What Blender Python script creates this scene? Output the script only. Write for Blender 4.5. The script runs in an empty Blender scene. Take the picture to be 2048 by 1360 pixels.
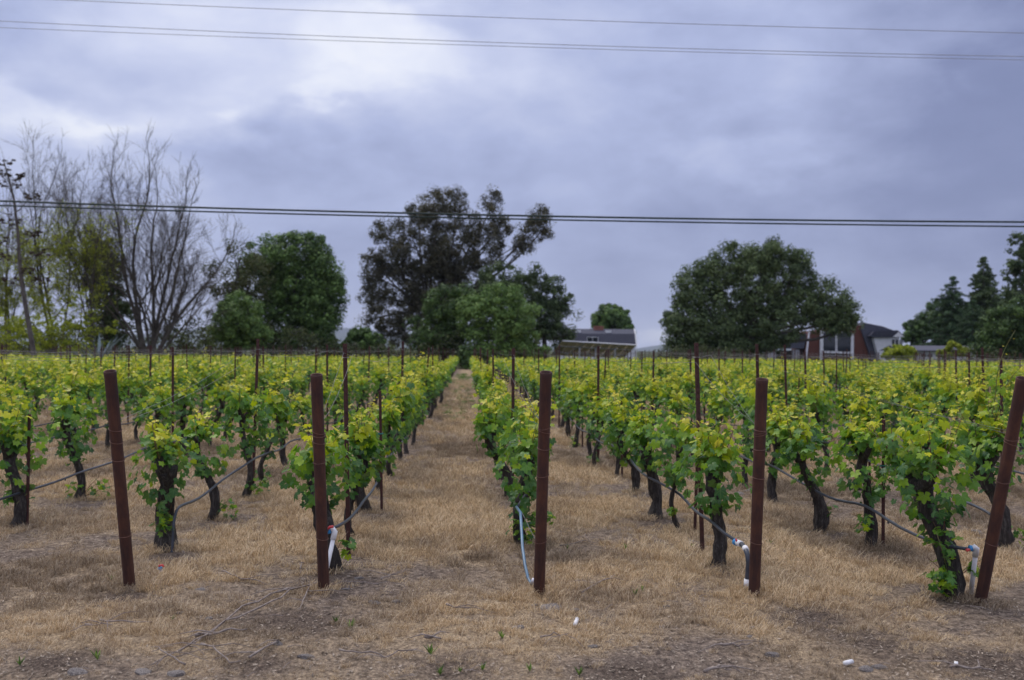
import bpy, math, random
import numpy as np
from mathutils import Vector, Matrix, Quaternion, Euler
R = math.radians
random.seed(7); rng = np.random.default_rng(7)
SC = bpy.context.scene; COL = SC.collection
# ------------------------------------------------------------------ camera
EYE = 1.73; FPX = 1991.0; YAW = R(2.56); PITCH = math.atan(20/FPX); ROLL = R(0.45)
fwd = Vector((math.sin(YAW)*math.cos(PITCH), math.cos(YAW)*math.cos(PITCH), math.sin(PITCH)))
rt0 = Vector((math.cos(YAW), -math.sin(YAW), 0)); up0 = rt0.cross(fwd)
rt = rt0*math.cos(ROLL) + up0*math.sin(ROLL); up = up0*math.cos(ROLL) - rt0*math.sin(ROLL)
cam_d = bpy.data.cameras.new('camera'); cam = bpy.data.objects.new('camera', cam_d); COL.objects.link(cam)
cam.matrix_world = Matrix(((rt.x, up.x, -fwd.x, 0), (rt.y, up.y, -fwd.y, 0), (rt.z, up.z, -fwd.z, EYE), (0, 0, 0, 1)))
cam_d.sensor_width = 36; cam_d.lens = 35; cam_d.clip_start = 0.1; cam_d.clip_end = 80000
cam_d.dof.use_dof = True; cam_d.dof.focus_distance = 7.6; cam_d.dof.aperture_fstop = 2.1
SC.camera = cam
def ray(px, py): return fwd + rt*((px-1024)/FPX) + up*((680-py)/FPX)
def at(px, py, Z): return Vector((0, 0, EYE)) + ray(px, py)*Z
def gnd(px, py, z=0.0):
    d = ray(px, py); t = (z-EYE)/d.z
    return Vector((0, 0, EYE)) + d*t
def topx(p):
    q = Vector(p)-Vector((0, 0, EYE)); Z = q.dot(fwd)
    return 1024+FPX*q.dot(rt)/Z, 680-FPX*q.dot(up)/Z, Z
def hy(px): return 700+(px-1024)*math.tan(ROLL)
# ------------------------------------------------------------------ render, world, sun
SC.render.engine = 'CYCLES'; SC.cycles.use_denoising = True
SC.cycles.max_bounces = 6; SC.cycles.diffuse_bounces = 3; SC.cycles.transmission_bounces = 4; SC.cycles.transparent_max_bounces = 4
SC.cycles.volume_bounces = 0
SC.view_settings.view_transform = 'Standard'; SC.view_settings.look = 'None'; SC.view_settings.gamma = 1
SC.view_settings.use_curve_mapping = False; SC.view_settings.exposure = 0.12
SUN_EL, SUN_AZ = R(58), R(-35)      # azimuth from +Y towards +X
W = bpy.data.worlds.new('World'); SC.world = W; W.use_nodes = True
nt = W.node_tree; N = nt.nodes; L = nt.links; N.clear()
def nd(t, **kw):
    n = N.new(t)
    for k, v in kw.items(): setattr(n, k, v)
    return n
def vmath(op, a, b=None):
    n = nd('ShaderNodeVectorMath', operation=op)
    for i, v in enumerate((a, b)):
        if v is None: continue
        if isinstance(v, (tuple, list, Vector)): n.inputs[i].default_value = tuple(v)
        else: L.new(v, n.inputs[i])
    return n
def fmath(op, a, b=0.0, clamp=False):
    n = nd('ShaderNodeMath', operation=op); n.use_clamp = clamp
    for i, v in enumerate((a, b)):
        if isinstance(v, (int, float)): n.inputs[i].default_value = v
        else: L.new(v, n.inputs[i])
    return n.outputs[0]
def mapr(v, a, b, c, d):
    n = nd('ShaderNodeMapRange', interpolation_type='SMOOTHSTEP'); L.new(v, n.inputs['Value'])
    for k, x in zip(('From Min', 'From Max', 'To Min', 'To Max'), (a, b, c, d)): n.inputs[k].default_value = x
    return n.outputs[0]
sky = nd('ShaderNodeTexSky', sky_type='NISHITA', sun_disc=False, sun_elevation=SUN_EL, sun_rotation=SUN_AZ)
tc = nd('ShaderNodeTexCoord')
D = tc.outputs['Generated']
def noise(vec, scale, detail=4, rough=.55, dist=0.0):
    n = nd('ShaderNodeTexNoise'); n.inputs['Scale'].default_value = scale; n.inputs['Detail'].default_value = detail
    n.inputs['Roughness'].default_value = rough; n.inputs['Distortion'].default_value = dist; L.new(vec, n.inputs['Vector']); return n
stretch = vmath('MULTIPLY', D, (1.0, 1.0, 2.0)).outputs[0]
warp = noise(stretch, 5.0, 5, .55)
wv = vmath('MULTIPLY', vmath('SUBTRACT', warp.outputs['Color'], (.5, .5, .5)).outputs[0], (.22, .10, .22)).outputs[0]
DW = vmath('ADD', D, wv).outputs[0]
n1 = noise(stretch, 2.6, 5, .5, .3).outputs['Fac']
n2 = noise(vmath('ADD', stretch, (3.1, 1.7, .4)).outputs[0], 7.0, 6, .55, .2).outputs['Fac']
n3 = noise(vmath('ADD', stretch, (1.1, 4.7, 2.4)).outputs[0], 17.0, 6, .6, .4).outputs['Fac']
base = fmath('ADD', fmath('MULTIPLY', fmath('SUBTRACT', n1, .5), .22), fmath('ADD', fmath('MULTIPLY', fmath('SUBTRACT', n2, .5), .46), fmath('MULTIPLY', fmath('SUBTRACT', n3, .5), .16)))
val = fmath('ADD', base, .47)
# cloud masses and thin bright places: direction, half sizes (side, height), amount, edge softness
def bump(px, py, rx, ry, amt, soft=.6, src=None):
    d0 = ray(px, py).normalized()
    df = vmath('SUBTRACT', src or DW, tuple(d0)).outputs[0]
    a = vmath('DOT_PRODUCT', df, tuple(rt)).outputs['Value']; b = vmath('DOT_PRODUCT', df, tuple(up)).outputs['Value']
    a = fmath('MULTIPLY', a, FPX/rx); b = fmath('MULTIPLY', b, FPX/ry)
    r = fmath('SQRT', fmath('ADD', fmath('MULTIPLY', a, a), fmath('MULTIPLY', b, b)))
    return mapr(r, 1-soft, 1+soft*.35, amt, 0.0)
for bp in ((540, 60, 560, 200, .25, .7), (170, 130, 260, 100, .08, .9), (770, 85, 200, 110, .11, .4), (170, 235, 260, 60, .22, .8), (150, 230, 90, 25, .12, .8), (610, 195, 110, 30, .12, .8), (410, 215, 50, 25, .14, .9),
           (20, 20, 240, 110, -.10, .9), (470, 290, 330, 70, -.05, .9), (1050, 120, 180, 120, .05, .9), (1500, 355, 170, 60, .12, .9), (2100, 300, 420, 460, -.26, .95), (1500, 500, 700, 110, -.07, .9),
           (1150, 270, 320, 150, .05, .9), (1310, 680, 120, 30, .25, .9), (80, 330, 260, 120, .16, .9), (700, 620, 500, 70, .05, .9), (1750, 110, 260, 110, .06, .9)):
    val = fmath('ADD', val, bump(*bp))
sep = nd('ShaderNodeSeparateXYZ'); L.new(D, sep.inputs[0])
val = fmath('ADD', val, mapr(sep.outputs['Z'], 0.0, .11, .17, 0.0))
ramp = nd('ShaderNodeValToRGB'); L.new(fmath('MULTIPLY', val, 1.0, True), ramp.inputs[0])
cr = ramp.color_ramp
stops = [(0.0, (.13, .16, .30)), (.25, (.205, .240, .420)), (.50, (.42, .475, .71)), (.70, (.63, .675, .87)), (.88, (.83, .86, .97)), (1.0, (.95, .96, 1.0))]
while len(cr.elements) < len(stops): cr.elements.new(.5)
for e, (p, c) in zip(cr.elements, stops): e.position = p; e.color = (*c, 1)
zc = nd('ShaderNodeCombineXYZ')      # an overcast sky grows brighter and whiter towards the zenith
for i_, z_ in enumerate((28.0, 25.0, 20.0)): L.new(mapr(sep.outputs['Z'], .28, 1.0, 10.2, z_), zc.inputs[i_])
sc10 = vmath('MULTIPLY', ramp.outputs[0], zc.outputs[0]).outputs[0]
mix = nd('ShaderNodeMix', data_type='RGBA'); mix.inputs[0].default_value = .95
L.new(sky.outputs[0], mix.inputs[6]); L.new(sc10, mix.inputs[7])
bg = nd('ShaderNodeBackground'); bg.inputs['Strength'].default_value = 0.1
L.new(mix.outputs[2], bg.inputs[0]); wo = nd('ShaderNodeOutputWorld'); L.new(bg.outputs[0], wo.inputs[0])
sd = bpy.data.lights.new('sun', 'SUN'); sd.energy = 1.5; sd.angle = R(28); sd.color = (1, .92, .80)
sun = bpy.data.objects.new('sun', sd); COL.objects.link(sun)
sv = Vector((math.sin(SUN_AZ)*math.cos(SUN_EL), math.cos(SUN_AZ)*math.cos(SUN_EL), math.sin(SUN_EL)))
sun.rotation_euler = sv.to_track_quat('Z', 'Y').to_euler(); sun.location = (0, 0, 40)

# ------------------------------------------------------------------ helpers
def hashn(ix, iy, s):
    v = np.sin(ix*127.1+iy*311.7+s*74.7)*43758.5453
    return v-np.floor(v)
def vnoise(x, y, s=0):
    x = np.asarray(x, float); y = np.asarray(y, float)
    ix = np.floor(x); iy = np.floor(y); fx = x-ix; fy = y-iy
    fx = fx*fx*(3-2*fx); fy = fy*fy*(3-2*fy)
    a = hashn(ix, iy, s); b = hashn(ix+1, iy, s); c = hashn(ix, iy+1, s); d = hashn(ix+1, iy+1, s)
    return a+(b-a)*fx+(c-a)*fy+(a-b-c+d)*fx*fy
def fbm(x, y, s=0, o=4):
    t = 0; a = .5; n = 0
    for k in range(o): t = t+a*vnoise(x*2**k, y*2**k, s+k*13); n += a; a *= .5
    return t/n
def gh(x, y):      # ground height
    x = np.asarray(x, float); y = np.asarray(y, float)
    r = np.clip((30-y)/10, 0, 1)*np.clip((16-np.abs(x))/4, 0, 1)
    return (fbm(x*1.3, y*1.3, 3)-.5)*.07*r+(fbm(x*7, y*7, 9, 3)-.5)*.025*r
class MB:
    def __init__(s): s.v = []; s.f = []; s.m = []; s.c = []; s.uv = []; s.n = 0; s.hasuv = False
    def add(s, V, F, mat=0, col=(0, 0, 0, 1), uv=None):
        V = np.asarray(V, float).reshape(-1, 3); k = len(V)
        for f in F: s.f.append([int(i)+s.n for i in f]); s.m.append(mat)
        s.v.append(V); c = np.asarray(col, float)
        s.c.append(np.tile(c, (k, 1)) if c.ndim == 1 else c)
        if uv is not None: s.hasuv = True; s.uv.append(np.asarray(uv, float))
        else: s.uv.append(np.zeros((k, 2)))
        s.n += k
    def box(s, x0, x1, y0, y1, z0, z1, mat=0, col=(0, 0, 0, 1)):
        V = [(x, y, z) for z in (z0, z1) for y in (y0, y1) for x in (x0, x1)]
        s.add(V, [(0, 2, 3, 1), (4, 5, 7, 6), (0, 1, 5, 4), (2, 6, 7, 3), (0, 4, 6, 2), (1, 3, 7, 5)], mat, col)
    def prism(s, poly, y0, y1, mat=0):     # poly in xz
        n = len(poly); V = [(x, y0, z) for x, z in poly]+[(x, y1, z) for x, z in poly]
        F = [tuple(range(n)), tuple(range(2*n-1, n-1, -1))]+[(i, i+n, (i+1) % n+n, (i+1) % n) for i in range(n)]
        s.add(V, F, mat)
    def tube(s, pts, rad, sides=6, mat=0, col=(0, 0, 0, 1), rough=0.0, seed=0, caps=True, ridge=None):
        P = np.asarray([tuple(p) for p in pts], float); n = len(P)
        rad = np.full(n, rad) if np.isscalar(rad) else np.asarray(rad, float)
        T = np.gradient(P, axis=0); T /= np.linalg.norm(T, axis=1)[:, None]+1e-9
        a = np.cross(T[0], (0, 0, 1.0));
        if np.linalg.norm(a) < 1e-3: a = np.array((1.0, 0, 0))
        a /= np.linalg.norm(a); V = []; th = np.arange(sides)*2*np.pi/sides
        lr = np.random.default_rng(seed)
        rg = 1+rough*(lr.random(sides)-.5)*1.6
        for i in range(n):
            a = a-T[i]*a.dot(T[i]); a /= np.linalg.norm(a)+1e-9; b = np.cross(T[i], a)
            rr = rad[i]*(rg*(1+rough*(lr.random(sides)-.5)) if rough else np.ones(sides))
            V.append(P[i]+np.outer(np.cos(th)*rr, a)+np.outer(np.sin(th)*rr, b))
            if rough and lr.random() < .3: rg = np.roll(rg, 1)*.6+rg*.4
        V = np.concatenate(V); F = []
        for i in range(n-1):
            for j in range(sides):
                k = (j+1) % sides; F.append((i*sides+j, i*sides+k, (i+1)*sides+k, (i+1)*sides+j))
        if caps: F.append(tuple(range(sides-1, -1, -1))); F.append(tuple((n-1)*sides+j for j in range(sides)))
        s.add(V, F, mat, col)
    def mesh(s, name, mats, smooth=False):
        V = np.concatenate(s.v); me = bpy.data.meshes.new(name)
        me.vertices.add(len(V)); me.vertices.foreach_set('co', V.ravel())
        ln = np.array([len(f) for f in s.f]); lv = np.fromiter((i for f in s.f for i in f), int, ln.sum())
        me.loops.add(len(lv)); me.loops.foreach_set('vertex_index', lv)
        me.polygons.add(len(ln)); me.polygons.foreach_set('loop_start', np.concatenate(([0], np.cumsum(ln)[:-1])))
        me.polygons.foreach_set('loop_total', ln)
        me.polygons.foreach_set('material_index', np.array(s.m, int))
        me.polygons.foreach_set('use_smooth', np.full(len(ln), smooth))
        ca = me.color_attributes.new('tint', 'FLOAT_COLOR', 'POINT'); ca.data.foreach_set('color', np.concatenate(s.c).ravel())
        if s.hasuv:
            ul = me.uv_layers.new(name='UVMap'); ul.data.foreach_set('uv', np.concatenate(s.uv)[lv].ravel())
        for m in (mats if isinstance(mats, (list, tuple)) else [mats]): me.materials.append(m)
        me.update(calc_edges=True); me.validate(); return me
def raw_mesh(name, V, F, mats, col=None, uv=None, smooth=False):   # F: (n,k) array
    me = bpy.data.meshes.new(name); k = F.shape[1]
    me.vertices.add(len(V)); me.vertices.foreach_set('co', V.astype(float).ravel())
    me.loops.add(F.size); me.loops.foreach_set('vertex_index', F.ravel())
    me.polygons.add(len(F)); me.polygons.foreach_set('loop_start', np.arange(len(F))*k); me.polygons.foreach_set('loop_total', np.full(len(F), k))
    me.polygons.foreach_set('use_smooth', np.full(len(F), smooth))
    if col is not None:
        ca = me.color_attributes.new('tint', 'FLOAT_COLOR', 'POINT'); ca.data.foreach_set('color', col.astype(float).ravel())
    if uv is not None:
        ul = me.uv_layers.new(name='UVMap'); ul.data.foreach_set('uv', uv[F.ravel()].astype(float).ravel())
    for m in (mats if isinstance(mats, (list, tuple)) else [mats]): me.materials.append(m)
    me.update(calc_edges=True); return me
def link(name, data, parent=None, loc=None, kind=None):
    o = bpy.data.objects.new(name, data); COL.objects.link(o)
    if parent is not None: o.parent = parent
    if loc is not None: o.location = loc
    if kind: o['kind'] = kind
    return o
def tag(o, label, cat, group=None):
    o['label'] = label; o['category'] = cat
    if group: o['group'] = group
    return o
def thing(name, label, cat, loc=(0, 0, 0), rz=0.0, group=None):
    o = link(name, None, loc=loc); o.rotation_euler = (0, 0, rz); o.empty_display_size = .2
    return tag(o, label, cat, group)
def copy_tree(o, parent=None):
    c = o.copy(); COL.objects.link(c)
    if parent is not None: c.parent = parent
    for ch in o.children: copy_tree(ch, c)
    return c
ORD = 'zeroth first second third fourth fifth sixth seventh eighth ninth tenth eleventh twelfth thirteenth fourteenth fifteenth sixteenth seventeenth eighteenth nineteenth twentieth'.split()
ORD += [f'twenty-{w}' for w in ORD[1:10]]+['thirtieth']+[f'thirty-{w}' for w in ORD[1:10]]
# ------------------------------------------------------------------ materials
class Mat:
    def __init__(s, name):
        s.m = bpy.data.materials.new(name); s.m.use_nodes = True; s.t = s.m.node_tree; s.N = s.t.nodes; s.L = s.t.links
        s.b = s.N['Principled BSDF']; s.out = s.N['Material Output']; s.co = s.n('ShaderNodeTexCoord')
    def n(s, t, **kw):
        x = s.N.new(t)
        for k, v in kw.items(): setattr(x, k, v)
        return x
    def set(s, **kw):
        for k, v in kw.items(): s.b.inputs[k.replace('_', ' ')].default_value = v
    def noise(s, scale, detail=4, rough=.6, vec=None, stretch=None):
        n = s.n('ShaderNodeTexNoise'); n.inputs['Scale'].default_value = scale; n.inputs['Detail'].default_value = detail; n.inputs['Roughness'].default_value = rough
        src = vec or s.co.outputs['Object']
        if stretch:
            mp = s.n('ShaderNodeMapping'); mp.inputs['Scale'].default_value = stretch; s.L.new(src, mp.inputs[0]); src = mp.outputs[0]
        s.L.new(src, n.inputs['Vector']); return n.outputs['Fac']
    def ramp(s, fac, stops):
        r = s.n('ShaderNodeValToRGB'); s.L.new(fac, r.inputs[0]); cr = r.color_ramp
        while len(cr.elements) < len(stops): cr.elements.new(.5)
        for e, (p, c) in zip(cr.elements, stops): e.position = p; e.color = (*c, 1)
        return r.outputs[0]
    def mix(s, fac, a, b, blend='MIX'):
        n = s.n('ShaderNodeMix', data_type='RGBA', blend_type=blend)
        for i, v in ((0, fac), (6, a), (7, b)):
            if isinstance(v, (int, float)): n.inputs[i].default_value = v
            elif isinstance(v, tuple): n.inputs[i].default_value = (*v, 1)
            else: s.L.new(v, n.inputs[i])
        return n.outputs[2]
    def math(s, op, a, b=0.0, clamp=False):
        n = s.n('ShaderNodeMath', operation=op); n.use_clamp = clamp
        for i, v in enumerate((a, b)):
            if isinstance(v, (int, float)): n.inputs[i].default_value = v
            else: s.L.new(v, n.inputs[i])
        return n.outputs[0]
    def base(s, c): s.L.new(c, s.b.inputs['Base Color'])
    def bump(s, h, strength=.5, dist=.02):
        b = s.n('ShaderNodeBump'); b.inputs['Strength'].default_value = strength; b.inputs['Distance'].default_value = dist
        s.L.new(h, b.inputs['Height']); s.L.new(b.outputs[0], s.b.inputs['Normal'])
    def attr(s, name='tint'):
        a = s.n('ShaderNodeAttribute', attribute_name=name); sp = s.n('ShaderNodeSeparateColor'); s.L.new(a.outputs['Color'], sp.inputs[0]); return sp.outputs
def simple(name, c1, c2, scale=20, rough=.8, bump=.3, stretch=None, dist=.01, **kw):
    M = Mat(name); n = M.noise(scale, 5, .6, stretch=stretch); M.base(M.ramp(n, [(.35, c1), (.65, c2)])); M.set(Roughness=rough, **kw)
    if bump: M.bump(n, bump, dist)
    return M.m
def leafy(name, stops, trans=.35, rough=.5, veins=False, back=.12, objr=.0, spec=.2, sat=1.0):
    M = Mat(name); A = M.attr(); age = A[0]
    col = M.ramp(age, stops)
    if objr:
        oi = M.n('ShaderNodeObjectInfo'); k = M.math('ADD', A[1], M.math('MULTIPLY', oi.outputs['Random'], objr)); k = M.math('FRACT', k)
    else: k = A[1]
    hs = M.n('ShaderNodeHueSaturation'); M.L.new(col, hs.inputs['Color'])
    M.L.new(M.math('ADD', M.math('MULTIPLY', k, .8), .70), hs.inputs['Value'])
    hs.inputs['Saturation'].default_value = sat; M.L.new(M.math('ADD', M.math('MULTIPLY', k, -.03), .515), hs.inputs['Hue']); c = hs.outputs[0]
    if veins:
        uv = M.n('ShaderNodeSeparateXYZ'); M.L.new(M.co.outputs['UV'], uv.inputs[0])
        th = M.math('ARCTAN2', uv.outputs[0], uv.outputs[1]); rr = M.math('SQRT', M.math('ADD', M.math('MULTIPLY', uv.outputs[0], uv.outputs[0]), M.math('MULTIPLY', uv.outputs[1], uv.outputs[1])))
        pp = M.math('PINGPONG', th, .4625); dd = M.math('MULTIPLY', M.math('SUBTRACT', .4625, pp) if False else pp, rr)
        v = M.math('SUBTRACT', 1.0, M.math('DIVIDE', dd, .035), True)
        c = M.mix(M.math('MULTIPLY', v, .4), c, (.30, .42, .12)); M.bump(v, .25, .004)
    g = M.n('ShaderNodeNewGeometry')
    c = M.mix(M.math('MULTIPLY', g.outputs['Backfacing'], back), c, (.30, .38, .22))
    M.base(c); M.set(Roughness=rough); M.b.inputs['Specular IOR Level'].default_value = spec
    tr = M.n('ShaderNodeBsdfTranslucent'); tc_ = M.mix(1.0, c, (1.0, 1.02, .45), 'MULTIPLY'); M.L.new(tc_, tr.inputs[0])
    sh = M.n('ShaderNodeMixShader'); sh.inputs[0].default_value = trans
    M.L.new(M.b.outputs[0], sh.inputs[1]); M.L.new(tr.outputs[0], sh.inputs[2]); M.L.new(sh.outputs[0], M.out.inputs[0]); return M.m
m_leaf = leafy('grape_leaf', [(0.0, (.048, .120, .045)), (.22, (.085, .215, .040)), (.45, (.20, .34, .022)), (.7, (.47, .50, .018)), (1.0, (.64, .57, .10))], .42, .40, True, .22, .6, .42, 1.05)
m_oak = leafy('oak_foliage', [(0, (.030, .058, .020)), (1, (.13, .22, .055))], .10, .6)
m_oliv = leafy('olive_foliage', [(0, (.055, .065, .030)), (1, (.115, .125, .055))], .2, .7)
m_pine = leafy('pine_foliage', [(0, (.028, .048, .022)), (1, (.11, .155, .060))], .08, .7)
m_cedar = leafy('cedar_foliage', [(0, (.024, .055, .026)), (1, (.070, .120, .055))], .15, .7)
m_euc = leafy('eucalyptus_foliage', [(0, (.050, .048, .038)), (.6, (.085, .082, .055)), (1, (.13, .115, .06))], .2, .6)
m_spring = leafy('spring_foliage', [(0, (.17, .21, .025)), (1, (.44, .50, .05))], .45, .6)
m_brush = leafy('brush_foliage', [(0, (.035, .038, .028)), (.5, (.06, .075, .032)), (1, (.12, .15, .05))], .2, .7)
m_weed = leafy('weed_leaf', [(0, (.06, .13, .03)), (1, (.16, .26, .06))], .35, .6)
m_flower = leafy('seed_head', [(0, (.035, .026, .022)), (1, (.09, .06, .045))], .1, .8)
M = Mat('dry_grass_blade'); A = M.attr()
oi = M.n('ShaderNodeObjectInfo')
c = M.ramp(A[1], [(0, (.20, .145, .095)), (.3, (.40, .30, .185)), (.65, (.62, .49, .31)), (1, (.78, .67, .48))])
c = M.mix(M.math('MULTIPLY', oi.outputs['Random'], .30), c, (.24, .165, .10))
ia = M.n('ShaderNodeAttribute', attribute_name='gt', attribute_type='INSTANCER'); c = M.mix(1.0, c, M.ramp(ia.outputs['Fac'], [(0, (.62, .60, .61)), (.45, (1.06, 1.04, 1.04)), (.75, (1.16, 1.09, .96)), (1, (1.32, 1.30, 1.25))]), 'MULTIPLY')
M.base(c); M.set(Roughness=.75)
tr = M.n('ShaderNodeBsdfTranslucent'); M.L.new(c, tr.inputs[0]); sh = M.n('ShaderNodeMixShader'); sh.inputs[0].default_value = .25
M.L.new(M.b.outputs[0], sh.inputs[1]); M.L.new(tr.outputs[0], sh.inputs[2]); M.L.new(sh.outputs[0], M.out.inputs[0]); m_dry = M.m
M = Mat('bark_vine'); n = M.noise(17, 6, .75, stretch=(2.4, 2.4, .5)); n2_ = M.noise(7, 3)
M.base(M.mix(n2_, M.ramp(n, [(.34, (.010, .009, .008)), (.5, (.055, .046, .040)), (.66, (.24, .215, .19))]), (.050, .041, .036))); M.set(Roughness=.95); M.bump(n, 1.0, .05); m_bark = M.m
m_tbark = simple('bark_tree', (.045, .038, .032), (.13, .115, .10), 6, .95, .8, (2, 2, .4), .05)
m_twig = simple('bark_grey_twig', (.045, .038, .030), (.105, .092, .072), 2, .9, 0)
m_cane = simple('cane', (.10, .05, .03), (.19, .10, .055), 30, .7, .2)
m_shoot = simple('green_shoot', (.13, .17, .045), (.22, .20, .07), 20, .6, 0)
m_drycane = simple('dry_cane', (.16, .125, .105), (.32, .27, .235), 25, .85, .4)
M = Mat('rusted_pipe'); n = M.noise(9, 6, .65, stretch=(1, 1, .5)); n2_ = M.noise(120, 3, .6)
c = M.ramp(n, [(.3, (.034, .014, .012)), (.5, (.070, .025, .016)), (.72, (.15, .052, .022))]); st_ = M.noise(26, 4, .7, stretch=(1, 1, .10)); c = M.mix(M.ramp(st_, [(.52, (0, 0, 0)), (.68, (.7, .7, .7))]), c, (.15, .058, .028)); c = M.mix(M.math('MULTIPLY', n2_, .5), c, (.040, .024, .024)); M.base(c); M.set(Roughness=.72, Metallic=.1); M.bump(n2_, .35, .003); m_rust = M.m
m_stake = simple('rusted_stake', (.035, .014, .013), (.085, .028, .022), 12, .8, .3)
m_wire = simple('galvanised_wire', (.13, .12, .12), (.24, .23, .23), 10, .45, 0, Metallic=.6)
m_rwire = simple('rusty_wire', (.10, .045, .03), (.17, .08, .05), 30, .7, 0)
m_hose = simple('drip_hose', (.030, .036, .048), (.055, .064, .082), 8, .38, 0)
m_bhose = simple('blue_hose', (.06, .13, .20), (.11, .21, .30), 8, .35, 0)
m_pvc = simple('white_pvc', (.74, .74, .74), (.84, .84, .83), 14, .4, .05)
m_blue = simple('blue_plastic', (.03, .22, .50), (.05, .30, .62), 10, .4, 0)
m_red = simple('red_plastic', (.55, .04, .05), (.68, .09, .08), 10, .4, 0)
m_teal = simple('teal_tie', (.01, .16, .15), (.02, .24, .21), 10, .5, 0)
m_cable = simple('black_cable', (.006, .022, .018), (.012, .034, .028), 4, .6, 0)
m_cable2 = simple('aluminium_cable', (.30, .32, .38), (.38, .40, .46), 4, .5, 0)
m_rock = simple('fieldstone', (.09, .078, .07), (.36, .32, .29), 9, .9, .8, None, .02)
m_shingle = simple('roof_shingle', (.055, .058, .080), (.085, .088, .115), 5, .9, .2)
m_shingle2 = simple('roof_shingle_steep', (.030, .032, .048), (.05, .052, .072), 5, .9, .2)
m_white = simple('white_siding', (.55, .55, .58), (.66, .66, .68), 2, .7, 0)
m_trim = simple('white_trim', (.62, .62, .64), (.74, .74, .76), 3, .6, 0)
m_redwood = simple('redwood_siding', (.095, .035, .026), (.15, .055, .038), 3, .85, .2, (12, 1, 1))
m_brick = simple('chimney_brick', (.16, .06, .045), (.26, .11, .08), 6, .9, .2)
m_grey = simple('grey_render', (.25, .25, .28), (.33, .33, .36), 3, .8, 0)
m_dark = simple('painted_garage_shade', (.010, .010, .012), (.016, .016, .018), 2, .8, 0)
M = Mat('window_glass'); M.set(Roughness=.08, Metallic=0.0); M.b.inputs['Base Color'].default_value = (.018, .022, .028, 1); m_glass = M.m
m_solar = simple('solar_backsheet', (.56, .45, .27), (.68, .56, .36), 2, .7, 0)
m_alu = simple('aluminium', (.5, .5, .53), (.62, .62, .65), 3, .45, 0, Metallic=.3)
m_agave = simple('agave_leaf', (.12, .17, .17), (.22, .28, .29), 2, .6, 0)
m_fencewood = simple('weathered_board', (.045, .036, .036), (.085, .068, .066), 4, .9, .3, (8, 8, 1))
# ground
M = Mat('vineyard_soil'); A = M.attr()
na = M.noise(1.4, 6, .6); nb = M.noise(14, 6, .7); nc = M.noise(70, 4, .7); ne = M.noise(160, 2, .6)
soil = M.ramp(nb, [(.3, (.060, .046, .040)), (.5, (.17, .135, .112)), (.72, (.32, .27, .235))])
straw = M.ramp(nc, [(.32, (.14, .10, .065)), (.5, (.38, .29, .185)), (.68, (.62, .50, .33))])
fac = M.math('ADD', M.math('MULTIPLY', A[0], .95), M.math('MULTIPLY', M.math('SUBTRACT', nb, .5), 1.3), True)
c = M.mix(fac, soil, straw); c = M.mix(M.math('MULTIPLY', M.math('SUBTRACT', na, .45, True), 1.1), c, (.17, .125, .085)); 
spk = M.ramp(ne, [(.62, (0, 0, 0)), (.70, (1, 1, 1))]); c = M.mix(M.math('MULTIPLY', spk, .35), c, (.42, .36, .28))
c = M.mix(A[2], c, M.ramp(nc, [(.35, (.035, .026, .021)), (.5, (.095, .072, .058)), (.65, (.21, .165, .13))])); c = M.mix(A[1], c, M.ramp(na, [(.4, (.035, .050, .020)), (.6, (.08, .09, .035))]))
nf = M.noise(42, 3, .75, stretch=(1, .6, 1)); c = M.mix(1.0, c, M.ramp(nf, [(.30, (.45, .42, .40)), (.5, (.95, .94, .92)), (.70, (1.55, 1.5, 1.42))]), 'MULTIPLY')
M.base(c); M.set(Roughness=1.0); M.b.inputs['Specular IOR Level'].default_value = .1
M.bump(M.math('ADD', nb, M.math('MULTIPLY', nc, .5)), .9, .03); m_ground = M.m
M = Mat('hill_cover'); n = M.noise(.002, 6, .6); M.base(M.ramp(n, [(.45, (.015, .028, .02)), (.62, (.07, .10, .04))])); M.set(Roughness=1); m_hill = M.m

# ------------------------------------------------------------------ the setting
MUL = [(p[0], p[1], rr) for p, rr in ((gnd(230, 1195), .28), (gnd(560, 1250), .42), (gnd(500, 1335), .35), (gnd(650, 1170), .30), (gnd(1620, 1235), .42), (gnd(1760, 1290), .5), (gnd(1950, 1330), .5), (gnd(1640, 1070), .45), (gnd(1750, 1110), .35), (gnd(1905, 1200), .3), (gnd(1440, 1140), .2), (gnd(745, 1040), .35), (gnd(110, 1330), .3), (gnd(1250, 1340), .35), (gnd(320, 1110), .3), (gnd(1310, 1040), .4), (gnd(900, 1345), .3))]
def mulch(x, y):
    m = np.zeros_like(np.asarray(x, float)); n = fbm(np.asarray(x)*2.3, np.asarray(y)*2.3, 55)
    for (a, b, rr) in MUL: m = np.maximum(m, np.exp(-(((x-a)/rr)**2+((y-b)/(rr*1.3))**2)*1.2))
    return np.clip((m*.9+n-.80)*1.7, 0, 1)*.8
def dens(x, y):    # how much straw covers the soil (0..1)
    n = fbm(x*.9+11, y*.9, 21); n2 = fbm(x*3.1, y*3.1+5, 33)
    d = np.clip((n-.32)*3.6, 0, 1)*.70+np.clip((n2-.30)*2.6, 0, 1)*.42
    fr = np.clip((y-5.5+(fbm(x*.7, y*.7+3, 5)-.5)*1.7)/.8, 0, 1)      # the trodden strip in front of the posts
    d = d*(.52+.48*fr)
    rowd = np.abs(((x-.505+.75) % 1.5)-.75); ur = np.clip((.30-rowd)/.2, 0, 1)*np.clip((y-7.6)*2, 0, 1)
    d = d*(1-.62*ur*np.clip((fbm(x*1.7, y*1.7, 71)-.3)*3, 0, 1))
    return np.clip(d*(1-.85*mulch(x, y)), 0, 1)
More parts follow.
